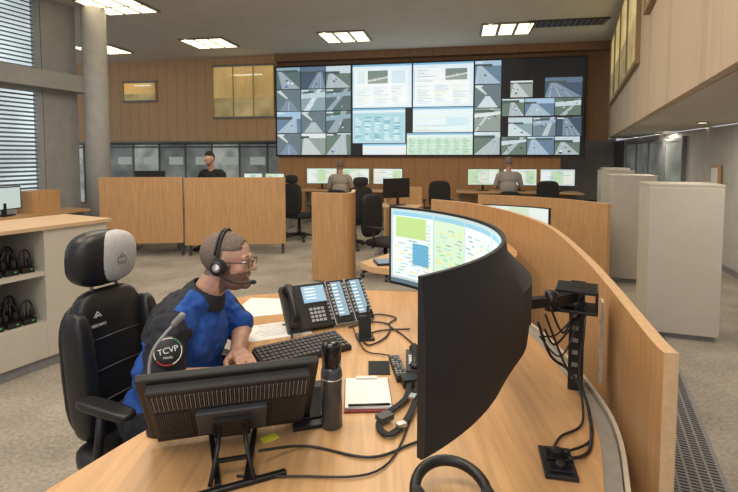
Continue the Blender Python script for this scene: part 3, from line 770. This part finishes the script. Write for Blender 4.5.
# ------------------------------------------------------------------ tilted touch monitor (back view)
tm = empty('touch_monitor', (-.385, 1.31, .75), math.radians(15), 'black tilted touch monitor on a steel stand, vented back showing', 'monitor')
TMm = Matrix.Translation((0, .03, .158)) @ Matrix.Rotation(math.radians(38), 4, 'X')
mb = MB(); mb.box((0, 0, 0), (.47, .022, .335), BLACKT, TMm); mb.box((0, -.024, .005), (.42, .030, .29), BLACKT, TMm); mb.box((0, -.045, -.03), (.19, .02, .13), DGREY, TMm); mb.obj('casing', tm, bevel=.005)
mb = MB()
for k in range(72): mb.box((-.1985+k*.0056, -.0405, .095), (.0022, .005, .075), MGREY if k % 2 else DGREY, TMm)
for k in range(17):
    for sg in (-1, 1): mb.box((sg*(.112+k*.0054), -.0405, -.03), (.0022, .005, .14), DGREY, TMm)
mb.obj('vent', tm)
mb = MB(); mb.box((0, .012, .005), (.44, .003, .30), BLACKG, TMm); mb.obj('screen', tm)
mb = MB(); mb.box((0, -.06, -.04), (.10, .02, .10), BLACKM, TMm); mb.obj('mounting_plate', tm)
mb = MB()
for sg in (-1, 1): mb.tube([(sg*.030, -.045, .12), (sg*.040, -.08, .06), (sg*.055, -.13, .012)], .006, BLACKM, 8)
mb.box((0, -.088, .05), (.08, .008, .010), BLACKM)
mb.obj('strut', tm)
mb = MB()
mb.box((0, -.135, .007), (.28, .018, .012), BLACKM, rot=(0, 0, .16)); mb.box((.05, .0, .007), (.016, .26, .012), BLACKM, rot=(0, 0, -.12)); mb.box((-.05, .0, .007), (.016, .26, .012), BLACKM, rot=(0, 0, .12))
mb.obj('foot', tm, bevel=.003)
gm = empty('gooseneck_microphone', (-.645, 1.44, .75), 0, 'slim grey gooseneck microphone on a black base', 'microphone')
GN = mat('gooseneck_grey', (.40, .42, .44), .35, .3)
mb = MB(); mb.lathe([(.042, 0), (.042, .012), (.02, .03), (.012, .05)], BLACK); mb.obj('base', gm)
mb = MB(); mb.tube(smoothpath([(0, 0, .04), (-.030, 0, .15), (-.020, .0, .25), (.045, .01, .335)], 8), .0048, GN, 8); mb.obj('gooseneck', gm)
mb = MB(); cap_mesh(mb, (.045, .01, .335), (.068, .014, .358), .010, .011, MGREY); mb.obj('capsule', gm)
mb = MB(); mb.box((0, 0, .035), (.13, .18, .02), BLACK, rot=(.35, 0, 0)); mb.box((0, .03, .02), (.10, .06, .04), BLACK)
mb.box((0, -.01, .048), (.10, .12, .004), BLACKG, rot=(.35, 0, 0))
top(mb.obj('desk_intercom', loc=(-.195, 1.53, .75), rot=(0, 0, .3), bevel=.004), 'small black desk intercom wedge beside the touch monitor', 'intercom')

# ------------------------------------------------------------------ small desk items
fl = empty('flask', (-.118, 1.47, .75), 0, 'smooth dark grey drinks flask with black screw lid', 'bottle')
MB().lathe([(.031, 0), (.034, .004), (.034, .17), (.031, .185), (.027, .195)], mat('flask_body', (.075, .078, .085), .22, .4)).obj('body', fl)
MB().lathe([(.028, .195), (.031, .198), (.031, .262), (.028, .27), (.0, .27)], BLACKG).obj('lid', fl)
MB().lathe([(.0345, .155), (.0345, .160)], STEEL).obj('ring', fl)
cb = empty('notepad', (-.005, 1.66, .75), math.radians(2), 'white paper notepad on a dark red clipboard', 'notepad')
MB().box((0, 0, .003), (.165, .235, .006), mat('dark_red', (.18, .02, .02), .5)).obj('clipboard', cb)
MB().box((0, .006, .0085), (.158, .215, .005), PAPER).obj('paper', cb)
mb = MB(); mb.box((0, .11, .012), (.08, .02, .008), STEEL); mb.obj('clip', cb)
mb = MB(); mb.cyl((-.07, 0, .006), (.07, 0, .006), .004, BLACK, 8); mb.cyl((.07, 0, .006), (.078, 0, .006), .002, STEEL, 8)
top(mb.obj('pen', loc=(0, 1.565, .761), rot=(0, 0, .06)), 'black ballpoint pen lying on the notepad', 'pen')
MB().box((0, 0, .002), (.085, .12, .004), BLACKF).obj('mouse_pad')
top(bpy.data.objects['mouse_pad'], 'small black square mat on the worktop', 'mat'); bpy.data.objects['mouse_pad'].location = (.04, 1.88, .75)
kp = empty('keypad', (.115, 1.86, .75), math.radians(6), 'long black keypad with rows of buttons', 'keypad')
MB().box((0, 0, .010), (.045, .21, .018), BLACK).obj('body', kp, bevel=.003)
mb = MB()
for i in range(3):
    for j in range(10): mb.box((-.014+i*.014, -.09+j*.02, .021), (.010, .013, .005), MGREY if (i+j) % 4 else DGREY)
mb.obj('buttons', kp)
hsn = empty('telephone', (.185, 1.90, .75), math.radians(-4), 'compact grey-black desk telephone with handset', 'telephone')
MB().box((0, 0, .015), (.07, .20, .03), DGREY).obj('base', hsn, bevel=.005)
mb = MB(); mb.tube(smoothpath([(0, -.085, .045), (0, -.05, .06), (0, .05, .06), (0, .085, .045)], 5), .013, BLACK, 10)
mb.ell((0, -.085, .042), (.022, .022, .014), BLACK); mb.ell((0, .085, .042), (.022, .022, .014), BLACK); mb.obj('handset', hsn)
mb = MB()
for i in range(3):
    for j in range(4): mb.box((-.018+i*.018, -.045+j*.022, .032), (.012, .014, .004), PAPER)
mb.obj('buttons', hsn)
mb = MB()
def ribbon(mb, pts, wdt, th, mt):
    P = smoothpath(pts, 8); vs = []; fs = []
    for i, p in enumerate(P):
        t = (P[min(i+1, len(P)-1)]-P[max(i-1, 0)]).normalized(); s_ = Vector((-t.y, t.x, 0)).normalized()*wdt/2; u = Vector((0, 0, th/2))
        vs += [p-s_-u, p+s_-u, p+s_+u, p-s_+u]
    for i in range(len(P)-1):
        for k in range(4): fs.append((i*4+k, i*4+(k+1) % 4, i*4+4+(k+1) % 4, i*4+4+k))
    fs += [(3, 2, 1, 0), tuple(len(vs)-4+k for k in range(4))]
    mb.add(vs, fs, mt)
ribbon(mb, [(.15, 1.76, .775), (.13, 1.62, .765), (.06, 1.52, .762), (.03, 1.45, .762), (.06, 1.40, .762), (.11, 1.46, .764), (.15, 1.56, .77), (.18, 1.70, .778)], .020, .006, BLACKF)
mb.box((.15, 1.74, .768), (.06, .06, .03), BLACK, rot=(0, 0, .2)); mb.box((.05, 1.485, .770), (.05, .035, .016), DGREY, rot=(0, 0, .6)); mb.box((.15, 1.60, .778), (.022, .03, .008), STEEL, rot=(0, 0, -.4)); mb.box((.10, 1.44, .770), (.03, .02, .012), STEEL, rot=(0, 0, .5))
top(mb.obj('strap'), 'black webbing strap with buckle lying on the worktop', 'strap')
hb = empty('chair_arm_standin', (.20, 1.12, .75), 0, 'black headphone-shaped stand-in for a padded chair arm', 'chair_arm_standin')  # headphone form stands in for a padded chair arm
mb = MB(); pts = [(.088*math.cos(a), .10*math.sin(a), .035+.015*math.sin(a)) for a in [math.radians(-20+k*11) for k in range(21)]]
mb.tube(pts, [.014]*21, BLACKM, 12); mb.obj('headband', hb)
for p in (pts[0], pts[-1]):
    mb = MB(); mb.ell((p[0], p[1], .035), (.020, .036, .034), BLACKF); mb.obj('ear_cup', hb)
MB().box((0, 0, .001), (.05, .03, .002), YEL).obj('sticky_note'); top(bpy.data.objects['sticky_note'], 'small yellow sticky note', 'note')
bpy.data.objects['sticky_note'].location = (-.30, 1.40, .75); bpy.data.objects['sticky_note'].rotation_euler = (0, 0, .6)

def keyboard(loc, rz, label, w=.40, d=.155):
    e = empty('keyboard', loc, rz, label, 'keyboard')
    MB().box((0, 0, .018), (w, d, .024), BLACK, rot=(.12, 0, 0)).obj('body', e, bevel=.004)
    mb = MB(); nx = int(w/.021); ny = 6
    for i in range(nx):
        for j in range(ny):
            y = -d/2+.014+j*(d-.028)/(ny-1)
            mb.box((-w/2+.016+i*(w-.032)/(nx-1), y, .033+y*.12), (.016, .018, .009), KEYC, rot=(.12, 0, 0))
    mb.obj('keys', e); return e
keyboard((-.285, 2.02, .75), math.radians(32), 'black computer keyboard before the operator')
tc = empty('telephone_console', (-.23, 2.40, .75), math.radians(26), 'large multi-line telephone console with handset, display and two key modules', 'telephone')
T = Matrix.Translation((0, 0, .096)) @ Matrix.Rotation(math.radians(46), 4, 'X') @ Matrix.Scale(.92, 4, (1, 0, 0))
mb = MB(); mb.box((-.10, 0, 0), (.26, .24, .04), BLACK, T); mb.box((-.10, .06, -.044), (.20, .02, .10), BLACK); mb.obj('body', tc, bevel=.005)
mb = MB(); mb.box((-.05, .055, .024), (.13, .09, .006), em((.22, .36, .48), .7), T)
for k in range(4): mb.box((-.07, .085-k*.018, .0275), (.06, .005, .001), em((.65, .74, .82), .7), T)
mb.obj('screen', tc)
mb = MB()
for i in range(4):
    for j in range(4): mb.box((-.09+i*.022, -.088+j*.02, .024), (.016, .013, .008), SILV, T)
for j in range(9): mb.box((.017, -.09+j*.02, .024), (.014, .012, .008), MGREY, T)
mb.obj('buttons', tc)
mb = MB(); mb.tube([T @ Vector(p) for p in [(-.19, -.095, .045), (-.19, -.05, .068), (-.19, .05, .068), (-.19, .095, .045)]], [.022, .016, .016, .022], BLACK, 10)
mb.ell(T @ Vector((-.19, -.095, .038)), (.028, .028, .022), BLACK); mb.ell(T @ Vector((-.19, .095, .038)), (.028, .028, .022), BLACK); mb.obj('handset', tc)
mb = MB(); mb.tube([(-.2+.006*math.cos(k*1.2)-.001*k, -.10-.004*k, .015+.006*math.sin(k*1.2)) for k in range(30)], .002, BLACK, 5); mb.obj('coiled_cord', tc)
for q in (0, 1):
    x = .09+q*.118
    mb = MB(); mb.box((x, 0, .002), (.114, .245, .026), SILV, T); mb.box((x, 0, .008), (.106, .236, .032), BLACK, T); mb.box((x*.9, .06, -.044), (.06, .02, .10), BLACK); mo = mb.obj('key_module', tc, bevel=.003)
    mb = MB(); mb.box((x, .01, .0255), (.062, .19, .004), em((.18, .28, .36), .7), T)
    for j in range(9):
        mb.box((x-.012, -.07+j*.02, .028), (.028, .007, .001), em((.55, .68, .76), .7), T)
        for s_ in (-1, 1): mb.box((x+s_*.043, -.07+j*.02, .027), (.012, .012, .007), SILV, T)
    mb.obj('key_display', tc)
mb = MB(); mb.box((0, 0, .055), (.055, .03, .10), BLACK, rot=(-.2, 0, 0)); mb.box((0, 0, .006), (.08, .09, .012), BLACK); mb.cyl((.015, .0, .1), (.015, .01, .15), .006, BLACK, 8)
top(mb.obj('radio', loc=(-.02, 2.20, .75), rot=(0, 0, .2), bevel=.003), 'small black radio handset standing in a charger', 'radio')
def sheet(x, y, rz, w, d, lab, th=.002, lines=True):
    mb = MB(); mb.box((0, 0, th/2), (w, d, th), PAPER)
    if lines:
        for k in range(9): mb.box((-.01, d*.38-k*d*.085, th+.0004), (w*.7*rnd.uniform(.6, 1), .002, .0006), mat('print_grey', (.5, .5, .5), .7))
    top(mb.obj('paper_sheet', loc=(x, y, .75), rot=(0, 0, rz)), lab, 'paper', 'papers on the desk')
sheet(-.56, 2.62, .3, .30, .21, 'blank white sheet of paper on the worktop', lines=False)
sheet(-.45, 2.30, .40, .30, .21, 'printed sheet of paper beside the console')
sheet(-.62, 2.68, -.1, .21, .297, 'white sheet of paper half under another', lines=False, th=.001)

# ------------------------------------------------------------------ raised next worktop with tablet
nd = empty('side_desk', (0, 0, 0), 0, 'adjacent oak worktop with rounded corner', 'desk')
mb = MB(); mb.prism([(p.x, p.y) for p in smoothpath([(-.06, 3.32, 0), (.04, 3.16, 0), (.28, 3.10, 0), (.6, 3.15, 0), (.95, 3.3, 0), (1.15, 3.7, 0), (1.15, 4.3, 0), (.9, 4.8, 0), (.5, 5.0, 0), (.3, 4.6, 0), (.4, 4.1, 0), (.2, 3.7, 0), (-.06, 3.32, 0)], 4)][:-1], .82, .86, OAKX, mts=OAKE); mb.obj('worktop', nd)
for (x, y) in ((.45, 3.4), (.85, 4.4)):
    mb = MB(); mb.box((0, 0, .41), (.08, .05, .82), MGREY); mb.box((0, 0, .015), (.08, .5, .03), MGREY); mb.obj('leg', nd, loc=(x, y, 0))
mb = MB(); mb.box((0, 0, .008), (.26, .16, .014), BLACK); mb.box((0, 0, .0155), (.24, .14, .002), em((.10, .16, .24), .5))
top(mb.obj('tablet', loc=(.17, 3.30, .86), rot=(0, 0, .2), bevel=.003), 'dark tablet lying on the adjacent worktop', 'tablet')

# ------------------------------------------------------------------ shelf cabinet left
sc_ = empty('shelf_cabinet', (-2.2, 4.0, 0), math.radians(62.8), 'low cream shelf cabinet with open headset compartments', 'cabinet')
MB().box((-1.0, .3, 1.065), (2.06, .64, .03), wood('oak_pale', (.58, .41, .25), sc=(2, 26, 26), dark=.9)).obj('top_board', sc_, bevel=.003)
MB().box((-1.0, .3, .04), (1.96, .56, .08), MGREY).obj('plinth', sc_)
mb = MB(); mb.box((-.25, .3, .565), (.5, .6, .97), WHITE); mb.obj('end_cupboard', sc_, bevel=.003)
mb = MB(); mb.box((-1.25, .3, .20), (1.5, .6, .24), WHITE); mb.obj('drawer_block', sc_, bevel=.003)
mb = MB(); mb.box((-1.25, .585, .69), (1.5, .03, .73), mat('cabinet_inner', (.36, .32, .26), .6)); mb.obj('back_board', sc_)
mb = MB(); mb.box((-1.25, .3, .335), (1.5, .6, .03), WHITE); mb.obj('shelf', sc_)
mb = MB(); mb.box((-1.25, .3, .72), (1.5, .58, .03), WHITE); mb.obj('shelf', sc_)
mb = MB(); mb.box((-1.99, .3, .69), (.03, .6, .73), WHITE); mb.obj('side_board', sc_)
SH = Matrix.Translation((-2.2, 4.0, 0)) @ Matrix.Rotation(math.radians(62.8), 4, 'Z')
hr = None
for lvl, z in enumerate((.735, .35)):
    for i in range(13):
        for rr in range(2):
            w = SH @ Vector((-.58-i*.108, .12+rr*.24, z))
            if hr is None:
                hr = empty('headset', w, math.radians(62.8), 'black headset standing on a shelf of the cabinet', 'headset', 'headsets in the shelf cabinet')
                mb = MB(); mb.tube([(.040*math.cos(PI*k/14), 0, .10+.070*math.sin(PI*k/14)) for k in range(15)], .007, BLACK, 8); mb.obj('headband', hr)
                for sg in (-1, 1):
                    mb = MB(); mb.ell((sg*.034, 0, .072), (.015, .027, .034), BLACKF); mb.obj('ear_cup', hr)
                mb = MB(); mb.box((0, 0, .02), (.086, .11, .04), BLACK); mb.tube([(0, 0, .04), (0, 0, .16)], .006, BLACK, 6); mb.box((.02, -.056, .025), (.012, .002, .006), mat('green_led', (.05, .6, .1), .4, emit=.4)); mb.obj('stand', hr)
            else:
                dup(hr, w, math.radians(62.8)+rnd.uniform(-.06, .06))
mb = MB(); mb.box((0, 0, .70), (1.6, .6, .04), OAKX); mb.box((-.7, 0, .34), (.05, .5, .68), MGREY); mb.box((.7, 0, .34), (.05, .5, .68), MGREY)
top(mb.obj('side_table', loc=(-5.25, 7.4, 0), rot=(0, 0, 1.23)), 'oak side table with grey legs by the windows', 'table')
mb = MB(); mb.box((0, 0, .17), (.45, .35, .34), OAK)
top(mb.obj('wooden_box', loc=(-5.25, 7.6, .72), rot=(0, 0, 1.23), bevel=.004), 'oak storage box on the side table', 'box')
mb = MB(); mb.box((0, 0, .02), (.2, .2, .02), BLACK); mb.box((0, 0, .26), (.55, .03, .34), BLACK); mb.box((0, .0, .1), (.05, .04, .18), BLACK)
mb.box((0, -.017, .26), (.52, .003, .31), em((.4, .5, .52), .7))
top(mb.obj('monitor', loc=(-5.35, 7.0, .72), rot=(0, 0, 1.4)), 'black monitor on the table by the window', 'monitor')

# ------------------------------------------------------------------ mid-room partitions
def panel(name, path, z0, z1, lab, legs=True, k=6):
    e = empty(name, (0, 0, 0), 0, lab, 'partition')
    mb = MB(); mb.strip([(p.x, p.y) for p in smoothpath([(a, c, 0) for a, c in path], k)], .05, z0, z1, OAK, OAKE); mb.obj('board', e)
    if legs and z0 > .05:
        for p in (path[0], path[-1]):
            f = .93
            mb = MB(); mb.box((p[0]*f+path[len(path)//2][0]*(1-f), p[1]+.06, z0/2+.15), (.04, .04, z0+.3), DGREY); mb.obj('leg', e)
    return e
panel('desk_partition', [(-4.22, 7.5), (-3.6, 7.56), (-2.965, 7.62)], .22, 1.27, 'flat oak modesty partition of a control desk')
panel('desk_partition', [(-2.925, 7.60), (-2.2, 7.68), (-1.36, 7.78)], .18, 1.26, 'flat oak modesty partition of a control desk')
panel('desk_partition', [(-.72, 6.1), (-.48, 6.0), (-.28, 5.98), (-.21, 6.15), (-.21, 6.6)], .02, 1.14, 'curved oak partition standing on the carpet', False)
panel('desk_partition', [(1.6, 7.0), (2.15, 6.7), (2.6, 6.2), (2.82, 5.6)], .02, 1.04, 'curved oak partition of a neighbouring workstation', False)
panel('desk_partition', [(1.0, 9.0), (.5, 9.1), (.3, 8.9)], .02, 1.02, 'curved oak partition standing on the carpet', False)
def table(loc, w, d, rz, lab, z=.75, name='control_desk', front=False):
    e = empty(name, loc, rz, lab, 'desk')
    MB().box((0, 0, z-.015), (w, d, .03), OAKX).obj('worktop', e, bevel=.003)
    for sg in (-1, 1):
        mb = MB(); mb.box((sg*(w/2-.12), 0, z/2-.015), (.07, .06, z-.03), MGREY); mb.box((sg*(w/2-.12), 0, .015), (.07, d*.85, .03), MGREY); mb.obj('leg', e)
    if front:
        mb = MB(); mb.box((0, d/2-.02, z/2+.05), (w, .03, z-.15), OAK); mb.obj('modesty_panel', e)
    return e
table((-3.65, 8.2, 0), 1.0, .5, .05, 'oak control desk behind a partition')
table((.45, 7.8, 0), .8, .5, -.3, 'oak workstation desk in the middle of the room', .8)
table((-.35, 11.45, 0), 2.6, .8, TH, 'long oak control desk facing the video wall', .80, front=True)
table((3.35, 10.85, 0), 2.7, .8, TH, 'long oak control desk facing the video wall', .80, front=True)
table((1.85, 5.75, 0), 1.1, .5, -.8, 'oak workstation worktop behind the privacy panel', .60)

def monitor(loc, rz, w=.62, h=.36, up=.14, tone=0, lab='flat monitor showing pale control software on a stand', group=None, front=True):
    e = empty('monitor', loc, rz, lab, 'monitor', group)
    sg = -1 if front else 1
    MB().box((0, 0, up+h/2), (w, .03, h), BLACK).obj('casing', e, bevel=.004)
    mb = MB(); y = sg*.0165
    cs = [(.48, .60, .58), (.44, .58, .46), (.55, .62, .64), (.42, .52, .56)][tone % 4]
    mb.box((0, y, up+h/2), (w-.02, .002, h-.02), em(cs))
    for k in range(3): mb.box((-w*.33+k*w*.32, y*1.12, up+h*.5), (w*.26, .001, h*.75), em([(.60, .68, .68), (.40, .55, .36), (.56, .62, .56)][(k+tone) % 3]))
    for k in range(8): mb.box((rnd.uniform(-.35, .35)*w, y*1.2, up+.05+k*h*.1), (w*rnd.uniform(.1, .25), .001, .012), em((.2, .35, .42)))
    mb.obj('screen', e)
    mb = MB(); mb.box((0, -sg*.04, up*.5+.05), (.05, .02, up+.1), BLACK); mb.box((0, -sg*.03, .008), (.24, .18, .014), BLACK); mb.obj('stand', e, bevel=.003)
    return e
G1 = 'monitors on the control desks facing the video wall'
for i in range(3): monitor((-1.15+i*.80, 11.72-i*.15, .80), TH+(.2-.2*i), .74, .38, .13, i, group=G1)
for i in range(3): monitor((2.65+i*.80, 11.12-i*.15, .80), TH+(.2-.2*i), .74, .38, .13, i+1, group=G1)
table((-2.35, 10.8, 0), 1.4, .6, TH, 'oak control desk at the side of the room', .80)
for i in range(2): monitor((-2.6+i*.5, 10.8-i*.08, .80), TH, .45, .3, .12, i, group=G1)
monitor((.45, 7.85, .8), .5, .5, .32, .12, 0, lab='black-backed monitor on the middle workstation', front=False)
monitor((-3.75, 8.22, .75), .1, .50, .34, .26, 0, lab='black monitor seen from behind over the partition', front=False)
c2 = empty('curved_monitor', (1.62, 5.55, .60), math.radians(60), 'curved monitor with pale screen on a neighbouring desk', 'monitor')
mb = MB(); mb2 = MB(); R2 = 1.0
for k in range(16):
    a0 = -.48+.96*k/16; a1 = -.48+.96*(k+1)/16
    P_ = lambda r, a, z: (r*math.cos(a)-1.0, r*math.sin(a), z)
    mb.add([P_(R2, a0, .08), P_(R2, a1, .08), P_(R2+.04, a1, .08), P_(R2+.04, a0, .08), P_(R2, a0, .43), P_(R2, a1, .43), P_(R2+.04, a1, .43), P_(R2+.04, a0, .43)],
           [(0,1,2,3), (4,5,6,7), (0,1,5,4), (2,3,7,6), (0,3,7,4), (1,2,6,5)], BLACK)
    mb2.quad(P_(R2-.004, a0, .09), P_(R2-.004, a1, .09), P_(R2-.004, a1, .42), P_(R2-.004, a0, .42), em([(.52, .60, .60), (.42, .54, .44)][(k//4) % 2]))
mb.obj('casing', c2); mb2.obj('screen', c2)
MB().box((.06, 0, .12), (.08, .2, .24), BLACK).obj('stand', c2)

# ------------------------------------------------------------------ other office chairs
oc = empty('office_chair', (-1.34, 9.15, 0), math.radians(60), 'black office chair with tall headrest', 'chair', 'office chairs')
base5(oc)
mb = MB(); rounded_pad(mb, (.04, 0, .46), (.50, .50, .09), BLACKF); mb.obj('seat', oc)
mb = MB(); rounded_pad(mb, (-.22, 0, .80), (.09, .46, .58), BLACKF, None, .5); mb.obj('backrest', oc)
mb = MB(); rounded_pad(mb, (-.22, 0, 1.17), (.09, .28, .16), BLACKF, None, .6); mb.cyl((-.24, 0, 1.02), (-.24, 0, 1.15), .015, BLACK); mb.obj('headrest', oc)
for sg in (-1, 1):
    mb = MB(); rounded_pad(mb, (.02, sg*.28, .68), (.26, .08, .03), BLACK); mb.tube([(0, sg*.22, .44), (0, sg*.28, .46), (0, sg*.28, .67)], .014, BLACK, 8); mb.obj('armrest', oc)
dup(oc, (.22, 6.35, 0), math.radians(-35), skip=('headrest',), label='black office chair beside the curved oak partition')
dup(oc, (-.25, 8.3, 0), math.radians(120))
dup(oc, (1.45, 10.2, 0), math.radians(95), skip=('headrest',), label='black office chair at the control desk')
dup(oc, (4.50, 9.75, 0), math.radians(150), skip=('headrest',), label='black office chair standing beside tall cabinets')
dup(oc, (3.75, 10.15, 0), math.radians(80), skip=('headrest',), label='black office chair at the control desk')
def low_chair(x, y, rz, lab):
    e = empty('office_chair', (x, y, 0), rz, lab, 'chair', 'office chairs')
    base5(e)
    mb = MB(); rounded_pad(mb, (.04, 0, .46), (.50, .50, .09), BLACKF); mb.obj('seat', e)
    mb = MB(); rounded_pad(mb, (-.24, 0, .70), (.07, .44, .36), BLACKF, None, .5); mb.obj('backrest', e)
low_chair(-.66, 10.48, math.radians(80), 'black low-backed office chair with a seated person')
low_chair(2.93, 10.03, math.radians(80), 'black low-backed office chair with a seated person')
dup(oc, (-1.95, 9.5, 0), math.radians(200), skip=('headrest',), label='black office chair behind the oak partition')

# ------------------------------------------------------------------ far people
def far_person(x, y, rz, shirt, hair, lab, seat=.50, lean=0):
    R = Matrix.Translation((x, y, 0)) @ Matrix.Rotation(rz, 4, 'Z')
    g = lambda a, b_, c: tuple(R @ Vector((a+lean*max(0, c-seat), b_, c)))
    z = seat; R3 = R.to_3x3()
    P = [('e', g(0, 0, z+.08), (.13, .18, .13), R3, 0), ('e', g(.02, 0, z+.28), (.13, .18, .18), R3, 0), ('e', g(.03, 0, z+.46), (.12, .195, .14), R3, 0),
         ('c', g(.03, -.16, z+.54), g(.03, .16, z+.54), .07, .07, 0), ('c', g(.03, 0, z+.56), g(.06, 0, z+.70), .055, .05, 1),
         ('e', g(.075, 0, z+.79), (.095, .075, .115), R3, 1), ('c', g(.165, 0, z+.79), g(.178, 0, z+.77), .01, .013, 1),
         ('e', g(.12, 0, z+.73), (.05, .05, .05), R3, 1)]
    for sg in (-1, 1):
        P += [('e', g(.07, sg*.078, z+.78), (.02, .01, .03), R3, 1)]
        e_ = g(.10, sg*.27, z+.28); w_ = g(.30, sg*.17, z+.27)
        P += [('c', g(.03, sg*.2, z+.52), tuple(Vector(g(.03, sg*.2, z+.52)).lerp(Vector(e_), .8)), .062, .055, 0),
              ('c', tuple(Vector(g(.03, sg*.2, z+.52)).lerp(Vector(e_), .7)), e_, .05, .043, 1), ('c', e_, w_, .042, .03, 1)]
        P += hand_prims(w_, R3 @ Vector((1, -sg*.2, -.1)), (0, 0, 1), sg, 1, .4, 1.15)
        P += [('c', g(0, sg*.1, z+.05), g(.36, sg*.14, z+.05), .085, .06, 2), ('c', g(.36, sg*.14, z+.05), g(.26, sg*.14, .09), .06, .045, 2), ('c', g(.24, sg*.14, .05), g(.40, sg*.15, .04), .042, .035, 3)]
    o = blob('person', P, .010, [shirt, SKIN, NAVY, BLACK], smooth=2); top(o, lab, 'person')
    cc = Vector(g(.07, 0, z+.80)); inv = R3.transposed()
    def keep(c):
        q = inv @ (Vector(c)-cc)
        return q.z > .045-.2*(.03-q.x if q.x < .03 else 0) if q.x > 0 else q.z > -.04
    mb = MB(); mb.ell(g(.068, 0, z+.802), (.100, .081, .118), hair, 24, 18, keep=keep, R=R3)
    h_ = mb.obj('hair', o); s_ = h_.modifiers.new('s', 'SOLIDIFY'); s_.thickness = .006; s_.offset = -1
    for sg in (-1, 1):
        mb = MB(); mb.ell(g(.155, sg*.03, z+.80), (.012, .012, .010), EYEW, 10, 8); mb.ell(g(.165, sg*.03, z+.80), (.005, .006, .006), IRIS, 8, 6); mb.obj('eye', o)
    return o
KHAKI = mat('khaki_cloth', (.38, .34, .29), .85); GREYC = mat('grey_cloth', (.36, .34, .32), .85)
far_person(-.64, 10.5, PI/2+TH, KHAKI, HAIR, 'person in a grey-brown shirt seated at the control desk', .60)
far_person(2.93, 10.05, PI/2+TH, GREYC, HAIRG, 'person in a grey shirt seated at the control desk', .67)
far_person(-2.66, 8.32, -PI/2-.3, mat('black_cloth', (.012, .012, .013), .85), mat('black_hair', (.01, .009, .008), .8), 'dark-haired person in a black shirt behind the oak partition', .77, lean=.12)

# ------------------------------------------------------------------ tall cabinets on right
def cabinet(x, y, rz, w, d, h, lab):
    e = empty('storage_cabinet', (x, y, 0), rz, lab, 'cabinet', 'tall cabinets on the carpet')
    MB().box((0, d/2, h/2+.02), (w, d, h-.04), CAB).obj('body', e, bevel=.004)
    MB().box((0, d/2, .02), (w-.04, d-.04, .04), MGREY).obj('plinth', e)
    mb = MB(); mb.box((0, d/2, h+.01), (w+.01, d+.01, .02), CAB); mb.obj('top_board', e, bevel=.003)
    MB().box((0, -.009, h/2+.02), (w-.006, .018, h-.06), CAB).obj('door', e, bevel=.002)
    return e
for (x, y, w, d) in ((2.73, 4.12, .56, .42), (3.32, 6.0, .50, .5), (4.15, 8.0, .5, .5), (5.1, 9.9, .5, .5)):
    cabinet(x, y, math.radians(-19), w, d, 1.34, 'tall plain cream storage cabinet')
fgd = Vector((.50, 1.07)).normalized(); th = math.atan2(fgd.y, fgd.x)
e = empty('floor_grate', (1.52, 2.1, .0), th, 'long grey perforated ventilation grille set in the carpet', 'grate')
MB().box((.9, 0, .006), (2.9, .28, .012), MGREY).obj('frame', e)
mb = MB()
for i in range(110):
    for j in range(5): mb.box((-.50+i*.026, -.10+j*.05, .0125), (.011, .038, .002), BLACK)
mb.obj('slots', e)
mb = MB(); mb.box((0, 0, .33), (.04, .04, .66), WHITE); mb.box((0, 0, .67), (.05, .05, .02), WHITE)
top(mb.obj('panel_post', loc=(.69, 1.17, 0), bevel=.003), 'white square post holding the privacy panel', 'post')

# ------------------------------------------------------------------ LIGHTS / WORLD
EX = .86
w = bpy.data.worlds.new('world'); S.world = w; w.use_nodes = True
bg = w.node_tree.nodes['Background']; bg.inputs[0].default_value = (.90, .91, .96, 1); bg.inputs[1].default_value = .58
def area(loc, sx, sy, energy, col=(1, .88, .72), rot=(0, 0, 0)):  # serves the visible luminaires and the added fill lights alike
    l = bpy.data.lights.new('lamp_and_fill_light', 'AREA'); l.shape = 'RECTANGLE'; l.size = sx; l.size_y = sy; l.energy = energy*EX; l.color = col
    o = bpy.data.objects.new('lamp_and_fill_light', l); COL.objects.link(o); o.location = loc; o.rotation_euler = rot
for (x, y) in lum_pos: area((x, y, ZC-.022), 1.0, .85, 88, (1, .86, .66))
for (x, y) in ((-3.0, 5.6), (.3, 5.2), (-3.2, 2.2), (-.6, 1.9), (-1.0, -1.0)): area((x, y, ZC-.05), 1.5, 1.5, 80)  # large overhead fill lights, added out of view
area((0.2, 8.0, ZC-.05), 1.6, 1.6, 74, (1, .86, .66))  # extra warm fill added overhead, out of view
area((-7.2, 3.5, 2.2), 5, 3, 170, (.87, .93, 1), (math.radians(-90), 0, math.radians(-70)) )  # area light added by the left facade as stand-in for window daylight
area((-1.0, -1.8, 2.6), 5, 1.6, 60, (.97, .95, .98), (math.radians(118), 0, 0))  # fill light added behind the camera, no fitting there
for (x, y) in ((4.0, 6.0), (5.3, 9.0), (3.0, 3.2)): area((x, y, ZS-.03), .5, .5, 16)  # small area lights added under the soffit, separate from the downlight fittings

# ------------------------------------------------------------------ CAMERA
cam = bpy.data.cameras.new('camera'); co = bpy.data.objects.new('camera', cam); COL.objects.link(co)
co.location = (0, 0, H); co.rotation_euler = (PI/2-.06, 0, 0)
cam.sensor_width = 36; cam.lens = 480/738*36; cam.shift_y = -61/738; cam.clip_start = .05; cam.clip_end = 100
S.camera = co
